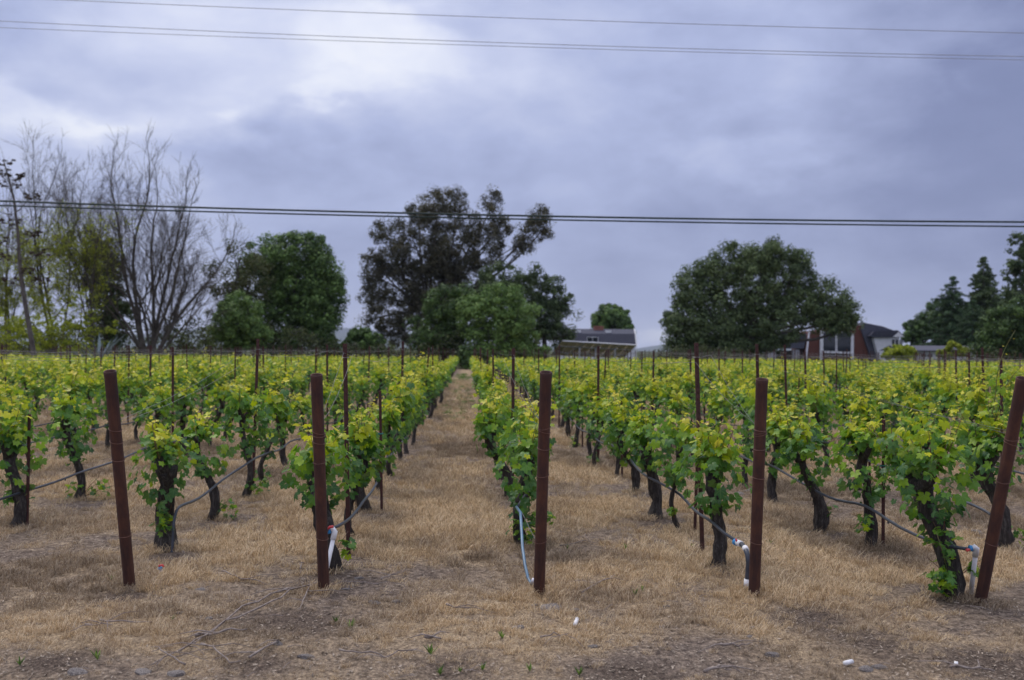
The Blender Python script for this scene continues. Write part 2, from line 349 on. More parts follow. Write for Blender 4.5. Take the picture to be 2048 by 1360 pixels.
def graded(a, b, fine, far, growth=1.25):
    c = list(np.arange(a, b+1e-6, fine)); s = fine
    lo = []; x = a; 
    while x > -far: s *= growth; x -= s; lo.append(x)
    s = fine; x = c[-1]; hi = []
    while x < far: s *= growth; x += s; hi.append(x)
    return np.array(lo[::-1]+c+hi)
gx = graded(-9, 9.6, .075, 40000); gy = graded(4.2, 20, .075, 24000)
X, Y = np.meshgrid(gx, gy); Zg = gh(X, Y); nx, ny = len(gx), len(gy)
I = np.arange(nx*ny).reshape(ny, nx)
F = np.stack((I[:-1, :-1], I[:-1, 1:], I[1:, 1:], I[1:, :-1]), -1).reshape(-1, 4)
dd = dens(X, Y); colr = np.stack((dd.ravel(), np.clip((Y.ravel()-84)/4, 0, 1), mulch(X, Y).ravel(), np.ones(dd.size)), 1)
link('ground', raw_mesh('ground', np.stack((X.ravel(), Y.ravel(), Zg.ravel()), 1), F, m_ground, colr, smooth=True), kind='structure')
# hills on the horizon
prof = [(-4000, 660), (-900, 664), (0, 664), (300, 668), (360, 664), (400, 657), (440, 652), (520, 660), (600, 662), (650, 655), (700, 654), (760, 662), (830, 676), (1000, 688), (1200, 697), (1290, 698), (1330, 686), (1420, 690), (1600, 694), (2048, 692), (3000, 688), (6000, 690)]
pxs = np.linspace(-4000, 6000, 260); pyv = np.interp(pxs, [p[0] for p in prof], [p[1] for p in prof])
V = []; HZ = 12000.
for i, (px_, py_) in enumerate(zip(pxs, pyv)):
    h = (hy(px_)-py_)/FPX*HZ+EYE+(fbm(px_*.03, 3.3, 8)-.5)*60; h = max(h, 6)
    for k, (zz, f_) in enumerate(((7600, -.002), (9200, .25), (10600, .62), (HZ, 1.0), (14000, .6), (16500, -.002))):
        p = Vector((0, 0, 0))+rt0*((px_-1024)/FPX*HZ)+Vector((math.sin(YAW), math.cos(YAW), 0))*zz
        V.append((p.x, p.y, h*f_*(1 if f_ in (1.0, -.002) else .8+.4*fbm(px_*.05, k*3.1, 4))))
V = np.array(V); I = np.arange(len(V)).reshape(-1, 6)
F = np.stack((I[:-1, :-1], I[1:, :-1], I[1:, 1:], I[:-1, 1:]), -1).reshape(-1, 4)
link('hills', raw_mesh('hills', V, F, m_hill, smooth=True), kind='structure')

# ------------------------------------------------------------------ trees
def quads(C, U, Vv, sx, sy):     # leaf quads (rhombic) from centres and axes
    a = C-U*sx[:, None]; b = C-Vv*sy[:, None]; c_ = C+U*sx[:, None]; d = C+Vv*sy[:, None]
    V = np.stack((a, b, c_, d), 1).reshape(-1, 3); F = np.arange(len(C)*4).reshape(-1, 4); return V, F
def rand_dirs(n, r=rng):
    v = r.normal(size=(n, 3)); return v/np.linalg.norm(v, axis=1)[:, None]
def foliage_mesh(name, centres, rc, per, size, mat, tint_c, r=rng, asp=.55, flat=1.0, up_bias=.3):
    n = len(centres); C = np.repeat(centres, per, 0); rcr = np.repeat(rc, per)
    d = rand_dirs(n*per, r); rad = r.random(n*per)**.33
    off = d*(rad*rcr)[:, None]; off[:, 2] *= flat; P = C+off
    nrm = d*1.5+rand_dirs(n*per, r)*.75+np.array((0, 0, up_bias)); nrm /= np.linalg.norm(nrm, axis=1)[:, None]
    U = np.cross(nrm, rand_dirs(n*per, r)); U /= np.linalg.norm(U, axis=1)[:, None]; Vv = np.cross(nrm, U)
    s = size*(.6+.8*r.random(n*per)); V, F = quads(P, U, Vv, s, s*asp)
    t = np.clip(np.repeat(tint_c, per)+r.normal(size=n*per)*.14, 0, 1); g = r.random(n*per)
    col = np.stack((t, g, g, np.ones(n*per)), 1).repeat(4, 0)
    return raw_mesh(name, V, F, mat, col)
def limb_path(a, b, r, bend=.12, n=6):
    a = np.array(a); b = np.array(b); L_ = np.linalg.norm(b-a); t = np.linspace(0, 1, n)[:, None]
    off = rand_dirs(1, r)[0]*L_*bend; p = a+(b-a)*t+off*np.sin(t*np.pi)+np.array((0, 0, -.15*L_))*(t*(1-t))
    return p
def tree(name, label, Z, trunk_px, blobs, mat, leaf=.13, per=125, rc=.98, dens_=1.0, tint=(.2, .8), cat='tree', group=None, trunk_r=.3, seed=0, flat=.8, inner=.35, bark=None, asp=.55, fork=.25, limbs=26, trunk_ok=True, upb=.3):
    r = np.random.default_rng(seed+100); s = Z/FPX
    base = at(trunk_px, hy(trunk_px), Z); base.z = 0; B = np.array(base)
    root = thing(name, label, cat, base, 0, group); cs = []; rcs = []; tn = []; outer = []
    for bi, bl in enumerate(blobs):
        px_, py_, rx, ry = bl[:4]; dz = bl[4] if len(bl) > 4 else r.uniform(-.25, .25)*rx*s
        c0 = np.array(at(px_, py_, Z+dz)); rx_ = rx*s; rz = ry*s; rd = .5*(rx_+rz)*.95
        area = 4*np.pi*((rx_*rz+rx_*rd+rz*rd)/3)
        n = max(3, int(dens_*area/(rc*rc*2.1))); d = rand_dirs(n, r); sc_ = .76+.32*r.random(n)
        p = d*sc_[:, None]; ni = int(n*inner); pi_ = rand_dirs(ni, r)*(.25+.5*r.random(ni))[:, None] if ni else np.zeros((0, 3))
        p = np.concatenate((p, pi_)); q = c0+p[:, :1]*np.array(rt0)*rx_+p[:, 1:2]*np.array((math.sin(YAW), math.cos(YAW), 0))*rd+p[:, 2:]*np.array((0, 0, 1))*rz
        k = q[:, 2] > .25; q = q[k]; cs.append(q); m = len(q); rcs.append(rc*(.45+.85*r.random(m)))
        hgt = p[k][:, 2]; tn.append(np.clip(tint[0]+(tint[1]-tint[0])*(.5+r.normal(size=m)*.38), 0, 1)); outer.append((c0, rx_, rz))
    cs = np.concatenate(cs); rcs = np.concatenate(rcs); tn = np.concatenate(tn)
    fm = foliage_mesh('crown', cs-B, rcs, per, leaf, mat, tn, r, asp, flat, upb); link('crown', fm, root)
    if trunk_ok:
        mb = MB(); top = np.mean([o[0] for o in outer], axis=0)-B; fk = np.array((top[0]*.15, top[1]*.15, max(1.2, top[2]*fork*2)))
        p = limb_path((0, 0, -.1), fk, r, .04, 6); mb.tube(p, np.linspace(trunk_r*1.15, trunk_r*.8, 6), 9, rough=.12, seed=seed)
        idx = r.choice(len(cs), min(limbs, len(cs)), replace=False)
        for o in outer:
            e = o[0]-B; p1 = limb_path(fk, e, r, .08, 6); mb.tube(p1, np.linspace(trunk_r*.6, trunk_r*.2, 6), 6, rough=.1)
        for i in idx:
            e = cs[i]-B; j = int(np.argmin([np.linalg.norm(o[0]-cs[i]) for o in outer])); a_ = outer[j][0]-B; a_ = a_+(fk-a_)*r.uniform(0, .4)
            p1 = limb_path(a_, e, r, .12, 5); mb.tube(p1, np.linspace(trunk_r*.25, trunk_r*.07, 5), 5)
        link('trunk', mb.mesh('trunk', bark or m_tbark, True), root)
    return root
T_FAR = 'trees standing beyond the vineyard'
tree('oak_tree', 'big round dark green oak beyond the vines, left of the eucalyptus', 98, 575, [(600, 545, 82, 78), (545, 520, 50, 50), (640, 600, 52, 60), (575, 635, 70, 55), (520, 590, 60, 60), (650, 560, 40, 50), (610, 500, 50, 35), (640, 645, 40, 40), (560, 680, 60, 24), (620, 680, 50, 22)], m_oak, seed=1, group=T_FAR)
tree('oak_tree', 'dull olive tree with thin brownish crown against the big oak', 94, 480, [(480, 520, 40, 38), (455, 560, 42, 40), (500, 560, 42, 45), (440, 610, 28, 35)], m_oliv, dens_=.75, seed=2, leaf=.11, per=70, group=T_FAR, inner=.2)
tree('oak_tree', 'small paler green oak in front of the big round oak', 88, 478, [(478, 645, 50, 52), (455, 670, 35, 30), (505, 672, 38, 30)], m_oak, seed=3, tint=(.55, 1.0), leaf=.11, rc=.6, group=T_FAR)
tree('oak_tree', 'little round tree alone between the big oak and the eucalyptus', 96, 728, [(728, 684, 36, 26), (712, 692, 22, 18), (748, 694, 20, 16)], m_oak, seed=4, leaf=.14, rc=.5, group=T_FAR)
tree('eucalyptus_tree', 'tall brownish eucalyptus with ragged open crown above the grass aisle', 112, 850,
     [(875, 420, 48, 40), (910, 400, 26, 22), (840, 425, 26, 26), (985, 412, 18, 34), (1000, 455, 22, 24), (975, 490, 34, 40), (1080, 430, 18, 18), (1065, 465, 24, 26), (1045, 495, 20, 24), (1090, 455, 14, 20),
      (770, 465, 26, 24), (745, 520, 24, 22), (790, 520, 38, 34), (850, 500, 60, 50), (905, 510, 50, 60), (800, 570, 60, 45), (870, 580, 60, 55), (750, 590, 26, 22), (780, 630, 40, 34), (735, 640, 18, 10),
      (840, 640, 50, 50), (930, 560, 50, 50), (790, 670, 34, 20), (815, 455, 22, 20), (940, 450, 24, 30), (745, 550, 22, 14)],
     m_euc, leaf=.13, per=85, rc=.82, dens_=1.12, seed=5, flat=.95, trunk_r=.30, inner=.25, asp=.4, limbs=60, bark=m_twig, group=T_FAR)
tree('pine_tree', 'dark pine with lopsided crown behind the right shoulder of the aisle oak', 106, 1090,
     [(1010, 560, 52, 30), (1060, 570, 42, 36), (1110, 590, 32, 32), (1125, 625, 26, 28), (1090, 630, 40, 40), (1060, 660, 50, 35), (1120, 672, 28, 26), (1145, 665, 10, 8), (980, 580, 26, 26)],
     m_pine, leaf=.15, per=90, rc=.85, dens_=.9, seed=6, asp=.4, tint=(.1, .9), inner=.4, group=T_FAR)
tree('oak_tree', 'darker left-hand oak of the pair closing the grass aisle', 92, 890, [(895, 610, 42, 34), (860, 655, 38, 34), (900, 650, 42, 44), (870, 685, 42, 22), (925, 600, 30, 26)], m_oak, seed=7, tint=(.05, .6), leaf=.12, rc=.8, group=T_FAR)
tree('oak_tree', 'brighter green right-hand oak of the pair closing the grass aisle', 89, 1000, [(1005, 605, 46, 36), (1035, 630, 40, 42), (970, 640, 48, 44), (1000, 670, 62, 34), (1045, 670, 28, 32), (985, 700, 50, 16), (1040, 702, 30, 14), (950, 620, 28, 24), (1000, 590, 26, 20)], m_oak, seed=8, tint=(.75, 1.25), leaf=.11, rc=.8, group=T_FAR)
tree('shrub', 'dark rounded shrub blocking the far end of the grass aisle', 87, 934, [(934, 722, 15, 16), (930, 708, 12, 14), (940, 710, 10, 12)], m_oak, seed=9, leaf=.11, rc=.35, cat='shrub', trunk_r=.08, tint=(.1, .6))
tree('shrub', 'bright green shrub at the foot of the dark pine', 90, 1090, [(1050, 698, 28, 16), (1080, 702, 18, 10)], m_oak, seed=10, leaf=.11, rc=.35, cat='shrub', trunk_r=.08, tint=(.7, 1.0))
tree('oak_tree', 'small round tree rising behind the barn-roofed house', 205, 1225, [(1222, 635, 26, 24), (1205, 640, 18, 18), (1248, 642, 18, 20), (1225, 665, 38, 26)], m_oak, seed=11, leaf=.3, rc=1.1, tint=(.3, .8), group=T_FAR)
tree('pine_tree', 'broad spreading dark green tree in front of the redwood house', 100, 1500,
     [(1540, 520, 38, 36), (1480, 520, 44, 34), (1430, 550, 40, 36), (1380, 580, 38, 40), (1365, 635, 34, 50), (1420, 640, 60, 62), (1500, 580, 78, 62), (1580, 560, 50, 48), (1590, 525, 28, 22), (1640, 600, 46, 42), (1680, 630, 32, 38), (1520, 650, 80, 52), (1595, 625, 55, 40), (1668, 645, 32, 28), (1390, 690, 46, 26), (1450, 690, 50, 28), (1700, 652, 16, 22), (1545, 500, 20, 18), (1352, 600, 16, 16), (1390, 548, 18, 14), (1380, 670, 50, 34), (1490, 690, 50, 20)],
     m_pine, leaf=.13, per=125, rc=.98, dens_=1.15, seed=12, asp=.5, tint=(.35, 1.0), inner=.35, trunk_r=.45, group=T_FAR)
tree('oak_tree', 'dark leafy oak mass at the right edge below the tall pine', 96, 2010, [(2010, 660, 44, 46), (2050, 640, 40, 50), (1985, 690, 34, 30), (2060, 690, 50, 34), (2100, 620, 50, 60)], m_oak, seed=13, tint=(0, .45), leaf=.13, rc=.8, group=T_FAR)
tree('eucalyptus_tree', 'ragged open tree cut off by the right edge of the picture', 126, 2070, [(2040, 490, 22, 26), (2025, 545, 18, 22), (2060, 530, 34, 40), (2050, 590, 34, 40), (2020, 600, 16, 22), (2095, 500, 40, 50), (2090, 580, 40, 50)], m_pine, seed=14, leaf=.2, per=32, rc=.66, dens_=.6, inner=.2, trunk_r=.35, group=T_FAR)
tree('shrub', 'yellow green bush against the white wall of the redwood house', 112, 1795, [(1797, 706, 27, 15), (1816, 709, 16, 12), (1780, 711, 14, 11)], m_spring, seed=15, leaf=.14, rc=.4, cat='shrub', trunk_r=.08, tint=(.2, .6))
tree('oak_tree', 'low dark trees left of the drooping cedar at right', 170, 1835, [(1830, 668, 26, 24), (1850, 650, 24, 24), (1880, 640, 30, 40), (1915, 660, 40, 40), (1960, 645, 36, 48), (2000, 640, 36, 50)], m_oak, seed=16, leaf=.2, rc=.8, tint=(0, .5), group=T_FAR)
tree('fruit_tree', 'small bright leafy tree in front of the low white building', 104, 1905, [(1905, 700, 16, 16), (1890, 708, 12, 10), (1925, 708, 14, 10)], m_spring, seed=17, leaf=.15, rc=.4, dens_=.6, trunk_r=.07, tint=(0, .4), inner=0)

def conifer(label, Z, px_, top_py, half_w, mat, seed, droop=.25, leaf=.22, levels=26, open_=1.0, low_py=None):
    r = np.random.default_rng(seed); s = Z/FPX; base = at(px_, hy(px_), Z); base.z = 0
    H = (hy(px_)-top_py)*s+EYE; root = thing('conifer_tree', label, 'tree', base, 0, T_FAR)
    mb = MB(); mb.tube([(0, 0, -.1), (0, 0, H*.5), (0, 0, H*.985)], [H*.022, H*.013, .02], 8, rough=.1); cs = []; 
    for k in range(levels):
        t = k/(levels-1); z = H*(.10+.88*t); rr = half_w*s*(1-t)**.8*(.8+.4*r.random())+.15
        for j in range(int(7*open_) if t < .85 else 4):
            a = r.random()*6.283; ln = rr*(.65+.5*r.random()); e = np.array((math.cos(a)*ln, math.sin(a)*ln, z-droop*ln+.12*ln*r.random()))
            mb.tube([(0, 0, z), e*np.array((.5, .5, 1))+np.array((0, 0, .06*ln)), e], [.05*(1-t)+.02, .035*(1-t)+.015, .01], 4, caps=False)
            m = max(2, int(ln/.4))
            for q in range(1, m+1):
                f = q/m; cs.append((e[0]*f, e[1]*f, z+(e[2]-z)*f*f-.1*f+r.normal()*.06))
    cs = np.array(cs); n = len(cs); link('trunk', mb.mesh('trunk', m_tbark, True), root)
    link('crown', foliage_mesh('crown', cs, np.full(n, .34+.006*H)*(.7+.6*r.random(n)), 16, leaf, mat, np.clip(r.normal(.5, .25, n), 0, 1), r, .3, .5, .1), root)
conifer('tall pointed dark redwood near the right edge', 152, 1966, 512, 62, m_pine, 31, .3, .24, 34, 1.3)
conifer('drooping cedar with feathery top left of the pointed redwood', 142, 1905, 552, 80, m_cedar, 32, .12, .22, 24, 1.1)
conifer('drooping cedar low in front of the pointed redwood', 136, 1945, 600, 62, m_cedar, 33, .2, .2, 18, 1.2)
conifer('faint small pointed conifer between the big oak and the little round tree', 135, 664, 668, 22, m_pine, 34, .15, .22, 12, 1.2)

# bare and budding trees on the left
def bare_tree(name, label, Z, base_px, stems, seed, lean_r=.18, mat=None, leaves=None, group=None, twig=.0095, depth=4):
    r = np.random.default_rng(seed); s = Z/FPX; base = at(base_px, hy(base_px), Z); base.z = 0; B = np.array(base)
    root = thing(name, label, 'tree', base, 0, group); mb = MB(); tips = []
    def grow(p, d, ln, rad, lv):
        n = 5 if lv < 2 else 4; pts = [p]; q = np.array(p); dd_ = np.array(d)
        for k in range(n):
            dd_ = dd_+rand_dirs(1, r)[0]*(.15+.045*lv)+np.array((0, 0, .06)); dd_ /= np.linalg.norm(dd_); q = q+dd_*ln/n; pts.append(q.copy())
        re = max(rad*(.55 if lv < depth else .5), twig*.6); rr = np.linspace(rad, re, n+1)
        mb.tube(pts, rr, 7 if lv == 0 else (5 if lv == 1 else 3), rough=.1 if lv < 1 else 0, caps=False)
        if lv >= 2: tips.extend(pts[1:])
        if lv >= depth: return
        nb = [4, 5, 4, 4, 3][lv] if lv < 5 else 2
        for k in range(nb):
            t = r.uniform(.25, 1.0); i = min(int(t*n), n-1); f = t*n-i; pp = pts[i]*(1-f)+pts[i+1]*f
            nd_ = dd_+rand_dirs(1, r)[0]*.72+np.array((0, 0, .10)); nd_ /= np.linalg.norm(nd_)
            grow(pp, nd_, ln*r.uniform(.40, .62), max(rad*(1-t*.4)*r.uniform(.35, .5), twig), lv+1)
        grow(pts[-1], dd_, ln*.5, max(re*.9, twig), lv+1)
    for (tx, ty, rad, bz) in stems:
        e = np.array(at(tx, ty, Z+bz))-B; L_ = np.linalg.norm(e); d0 = e/L_; side = np.array((d0[0], d0[1], d0[2]*.72)); side /= np.linalg.norm(side)
        grow(np.array((r.normal()*.15, r.normal()*.15, -.1)), side, L_*.60, rad*.8, 0)
    link('trunk', mb.mesh('trunk', mat or m_twig, False), root)
    if leaves:
        lm, frac, size, zmax, lo, hi = leaves; tp = np.array(tips); tp = tp[(tp[:, 2] < zmax)]; idx = r.random(len(tp)) < frac*(1-tp[:, 2]/zmax)**.8; tp = tp[idx]
        n = len(tp)
        if n: link('crown', foliage_mesh('crown', tp, np.full(n, .30)*(.5+r.random(n)), 6, size, lm, np.clip(r.uniform(lo, hi, n), 0, 1), r, .5), root)
    return root
G_B = 'bare budding trees at the left'
bare_tree('bare_tree', 'tall leafless many-stemmed tree fanning out beside the big oak', 80, 300, [(215, 290, .22, 0), (255, 285, .24, 1), (180, 380, .17, 1), (305, 335, .22, -1), (345, 350, .2, 1), (385, 390, .2, 0), (425, 430, .2, -1), (445, 500, .18, 1), (440, 580, .15, -1), (190, 470, .14, 2), (280, 400, .16, 2), (400, 540, .14, 2)], 41, group=G_B, leaves=(m_brush, .02, .1, 3, .3, .8))
bare_tree('bare_tree', 'tall thin leafless tree near the left edge behind the agave stalk', 84, 110, [(60, 300, .17, 0), (105, 310, .16, 1), (35, 380, .14, -1), (150, 350, .13, 1)], 42, group=G_B, leaves=(m_spring, .34, .075, 13, .1, .7))
bare_tree('bare_tree', 'slim budding tree between the two tall leafless trees', 78, 190, [(170, 400, .14, 0), (140, 380, .13, 1), (215, 430, .12, -1), (110, 450, .12, 0)], 43, group=G_B, leaves=(m_spring, .42, .075, 13, .0, .6))
bare_tree('bare_tree', 'budding tree cut off by the left edge of the picture', 82, 10, [(-30, 400, .16, 0), (20, 420, .14, 1), (50, 470, .12, -1), (-60, 450, .12, -1)], 44, group=G_B, leaves=(m_spring, .42, .075, 13, .0, .6))
bare_tree('bare_tree', 'low leafless tree leaning towards the big oak', 90, 350, [(300, 480, .14, 0), (340, 440, .12, 1), (400, 520, .12, 0), (440, 600, .1, 1)], 45, group=G_B, leaves=(m_brush, .1, .1, 5, .3, .9), depth=3)
tree('ivy_clad_tree', 'dark ivy-covered tree standing within the leafless trees', 86, 215, [(205, 510, 26, 34), (225, 560, 28, 40), (190, 560, 24, 30), (240, 620, 28, 40), (205, 630, 34, 44), (215, 675, 40, 28)], m_pine, seed=18, leaf=.12, per=60, rc=.6, dens_=.85, inner=.3)
tree('shrub', 'large yellow green shrub low at the left edge under the bare trees', 72, 60, [(60, 660, 60, 34), (20, 670, 50, 40), (110, 660, 50, 30), (-30, 650, 50, 50), (40, 700, 60, 30), (110, 700, 60, 26)], m_spring, seed=19, leaf=.085, per=30, rc=.5, dens_=.5, tint=(0, .5), cat='shrub', flat=.5, trunk_r=.1)
tree('shrub', 'yellow green shrub with layered sprays beside the agave', 74, 150, [(150, 640, 36, 30), (195, 655, 40, 20), (130, 670, 50, 24), (165, 605, 18, 26), (170, 695, 50, 22)], m_spring, seed=20, leaf=.085, per=30, rc=.5, dens_=.5, tint=(.05, .55), cat='shrub', flat=.5, trunk_r=.1)
tree('shrub', 'thin upright greenish brush between the bare tree and the oak', 84, 395, [(385, 690, 26, 18), (410, 680, 16, 26), (360, 688, 22, 20), (430, 700, 16, 12)], m_brush, seed=21, leaf=.1, per=18, rc=.4, dens_=.6, tint=(.5, 1), cat='shrub', trunk_r=.06)
# agave: rosette and dead flowering stalk
ab = at(200, hy(200), 68); ab.z = 0
ag = thing('agave_plant', 'large blue grey agave rosette beyond the far left stakes', 'agave', ab); r = np.random.default_rng(5)
lm = MB()
for q in range(6): t = q/5; pass
def blade_pts(w, L_, n=6):
    V = []; F = []
    for i in range(n+1):
        t = i/n; ww = w*(.55+1.3*t*(1-t))*(1-t**3); x = L_*t; z = .35*L_*t*t*-.6
        V += [(x, -ww, z+.02), (x, 0, z-.03), (x, ww, z+.02)]
    for i in range(n):
        for j in range(2): a = i*3+j; F.append((a, a+3, a+4, a+1))
    return V, F
V, F = blade_pts(.11, 1.9); lm.add(V, F); lmesh = lm.mesh('agave_leaf', m_agave, True)
for i in range(34):
    o = link('leaf', lmesh, ag, (0, 0, .25)); o.rotation_euler = (0, -R(15+60*((i*.37) % 1)), i*2.4); o.scale = [1.05+.5*r.random()]*3
sb = at(72, hy(72), 62); sb.z = 0
stk = thing('agave_stalk', 'tall dead agave flower stalk with dark seed pads at the left edge', 'plant', sb)
s_ = 62/FPX; path = [at(x, y, 62)-sb for x, y in ((72, 740), (66, 700), (52, 620), (40, 540), (36, 470), (28, 400), (18, 360), (8, 325))]
path[0].z = -.1
mb = MB(); mb.tube(path, [.20, .17, .15, .13, .10, .08, .06, .04], 8, rough=.15); link('stalk', mb.mesh('stalk', m_tbark, True), stk)
for (x, y, w, sx, sy) in ((10, 326, 24, 14, 345), (2, 345, 26, 12, 360), (36, 352, 14, 24, 372), (22, 368, 30, 20, 385), (-12, 352, 18, 8, 372), (62, 392, 20, 32, 425), (14, 442, 30, 34, 460), (-8, 480, 26, 36, 500), (66, 468, 22, 38, 490), (80, 505, 22, 38, 520), (8, 512, 24, 38, 528), (55, 540, 22, 42, 556), (16, 560, 24, 42, 572), (84, 560, 18, 44, 575), (-14, 415, 18, 26, 430)):
    a_ = at(sx, sy, 62)-sb; c0 = at(x, y, 62+r.uniform(-.5, .5))-sb
    bb = MB(); bb.tube([a_, (a_+c0)/2+Vector((0, 0, -.12)), c0], [.035, .025, .02], 4); bo = link('flower_branch', bb.mesh('flower_branch', m_tbark), stk)
    cc = np.array([tuple(c0+Vector((r.uniform(-1, 1)*w*s_*.8, r.uniform(-.3, .3), r.uniform(-.5, .5)*.42))) for _ in range(9)])
    link('seed_pad', foliage_mesh('seed_pad', cc, np.full(9, .14), 14, .08, m_flower, np.full(9, .4), r, .6, .45), bo, kind='stuff')
# dark brush along the back of the field
r = np.random.default_rng(77); cs = []
for k in range(2100):
    x = r.uniform(-70, 75); y = 92+r.uniform(-3, 3)+abs(x)*.02; hmax = 1.1+1.6*fbm(x*.12, 2.2, 6)+(2.6*min(1, (-x-12)/6)*fbm(x*.3, 7.1, 2)*1.5 if x < -12 else 0)
    if -3.5 < x < 6.5: hmax = hmax*1.3+.9
    if 7 < x < 18: hmax *= .3
    if 26 < x < 48: hmax *= .35
    cs.append((x, y, r.uniform(.1, hmax)))
cs = np.array(cs); link('undergrowth', foliage_mesh('undergrowth', cs, np.full(len(cs), .7), 26, .13, m_brush, np.clip(r.normal(.35, .25, len(cs)), 0, 1), r), kind='stuff')

# ------------------------------------------------------------------ houses
class House:
    def __init__(s, name, label, cat, px0, Z, rz=0.0):
        s.Z = Z; s.k = Z/FPX; s.px0 = px0; s.hy = hy(px0); b = at(px0, hy(px0), Z); b.z = 0
        s.root = thing(name, label, cat, b, -YAW+rz)
    def x(s, px): return (px-s.px0)*s.k
    def z(s, py): return EYE+(s.hy-py)*s.k
    def poly(s, name, pts, y0, y1, mat, parent=None, label=None):
        mb = MB(); mb.prism([(s.x(a), max(s.z(b), -.05) if b < 900 else 0) for a, b in pts], y0, y1); o = link(name, mb.mesh(name, mat), parent or s.root)
        if label: o['label'] = label
        return o
    def window(s, a, b, c, d, y, mat=None, panes=2, parent=None):
        x0, x1, z0, z1 = s.x(a), s.x(b), s.z(d), s.z(c); w = .09
        mb = MB(); mb.box(x0, x1, y-.10, y, z0, z0+w); mb.box(x0, x1, y-.10, y, z1-w, z1); mb.box(x0, x0+w, y-.10, y, z0+w, z1-w); mb.box(x1-w, x1, y-.10, y, z0+w, z1-w)
        for k in range(1, panes): xm = x0+(x1-x0)*k/panes; mb.box(xm-w*.4, xm+w*.4, y-.09, y, z0+w, z1-w)
        f = link('window', mb.mesh('window', m_trim), parent or s.root)
        for k in range(panes):
            xa = x0+(x1-x0)*k/panes+w*.7; xb = x0+(x1-x0)*(k+1)/panes-w*.7; g = MB(); g.box(xa, xb, y-.04, y-.015, z0+w, z1-w); link('pane', g.mesh('pane', m_glass), f)
        return f
# barn-roofed house
h = House('barn_roofed_house', 'blue grey barn-roofed house with brick chimney behind the solar panels', 'house', 1200, 178)
D_ = 7.0; x0, x1 = h.x(1120), h.x(1273)
def roof_section(h, name, x0, x1, prof, mat, th=.12):   # prof: list of (y,z), extruded along x
    mb = MB(); n = len(prof); V = []; F = []
    for x in (x0, x1):
        for y, z in prof: V.append((x, y, z))
        for y, z in prof: V.append((x, y, z-th))
    m = 2*n
    for i in range(n-1):
        F += [(i, i+1, m+i+1, m+i), (n+i, m+n+i, m+n+i+1, n+i+1)]
        F += [(i, n+i, n+i+1, i+1), (m+i, m+i+1, m+n+i+1, m+n+i)]
    F += [(0, m, m+n, n), (n-1, 2*n-1, m+2*n-1, m+n-1)]
    mb.add(V, F); return link(name, mb.mesh(name, mat), h.root)
zr, zb, ze = h.z(657), h.z(667), h.z(689)
rf = roof_section(h, 'roof', x0, x1, [(1.6, zb), (3.5, zr), (5.4, zb)], m_shingle)
roof_section(h, 'roof_lower_slope', x0, x1, [(.2, ze), (1.6, zb-.01)], m_shingle2); roof_section(h, 'roof_lower_slope', x0, x1, [(5.4, zb-.01), (6.8, ze)], m_shingle2)
mb = MB(); mb.add([(x0+.2, .35, 0), (x1-.2, .35, 0), (x1-.2, 6.65, 0), (x0+.2, 6.65, 0), (x0+.2, .35, ze-.15), (x1-.2, .35, ze-.15), (x1-.2, 6.65, ze-.15), (x0+.2, 6.65, ze-.15)], [(0, 1, 5, 4), (1, 2, 6, 5), (2, 3, 7, 6), (3, 0, 4, 7)])
mb.add([(x1-.2, .35, ze-.15), (x1-.2, 1.7, zb-.2), (x1-.2, 3.5, zr-.2), (x1-.2, 5.3, zb-.2), (x1-.2, 6.65, ze-.15)], [(0, 4, 3, 2, 1)]); link('wall', mb.mesh('wall', m_white), h.root)
mb = MB(); mb.box(x1-.12, x1+.03, .1, .4, 0, ze); mb.tube([(x1+.02, .1, ze), (x1+.02, 1.6, zb+.02), (x1+.02, 3.5, zr+.03)], .13, 4); link('bargeboard', mb.mesh('bargeboard', m_trim), h.root)
mb = MB(); mb.box(h.x(1190), h.x(1210), 2.9, 4.1, zr-.8, h.z(651)); ch = link('chimney', mb.mesh('chimney', m_brick), rf)
for px_ in (1157, 1218):
    mb = MB(); mb.box(h.x(px_-5), h.x(px_+6), 1.9, 2.7, zb+.2, zb+.62); link('skylight', mb.mesh('skylight', m_trim), rf)
h.window(1174, 1197, 674, 685, .62)
# solar rack
s = House('solar_rack', 'ground-mounted solar rack seen from behind in front of the barn-roofed house', 'solar rack', 1190, 104)
TL, TR, BL, BR = (1125, 683), (1273, 690), (1102, 712), (1254, 716)
def P(u, v):
    a = Vector((s.x(TL[0]+(TR[0]-TL[0])*u), 0, s.z(TL[1]+(TR[1]-TL[1])*u))); b = Vector((s.x(BL[0]+(BR[0]-BL[0])*u), 2.6, s.z(BL[1]+(BR[1]-BL[1])*u)))
    return a.lerp(b, v)
for i in range(9):
    for j in range(3):
        q = [P((i+.03)/9, (j+.02)/3), P((i+.97)/9, (j+.02)/3), P((i+.97)/9, (j+.98)/3), P((i+.03)/9, (j+.98)/3)]
        mb = MB(); V = [tuple(p) for p in q]+[tuple(p+Vector((0, .02, .05))) for p in q]; mb.add(V, [(0, 1, 2, 3), (7, 6, 5, 4), (0, 4, 5, 1), (1, 5, 6, 2), (2, 6, 7, 3), (3, 7, 4, 0)]); link('solar_panel', mb.mesh('solar_panel', m_solar), s.root)
mb = MB(); mb.tube([P(-.005, -.02), P(1.005, -.02)], .07, 4); link('edge_trim', mb.mesh('edge_trim', m_trim), s.root)
for v in (.28, .72):
    mb = MB(); mb.tube([P(0, v)-Vector((0, 0, .1)), P(1, v)-Vector((0, 0, .1))], .045, 4); link('rail', mb.mesh('rail', m_alu), s.root)
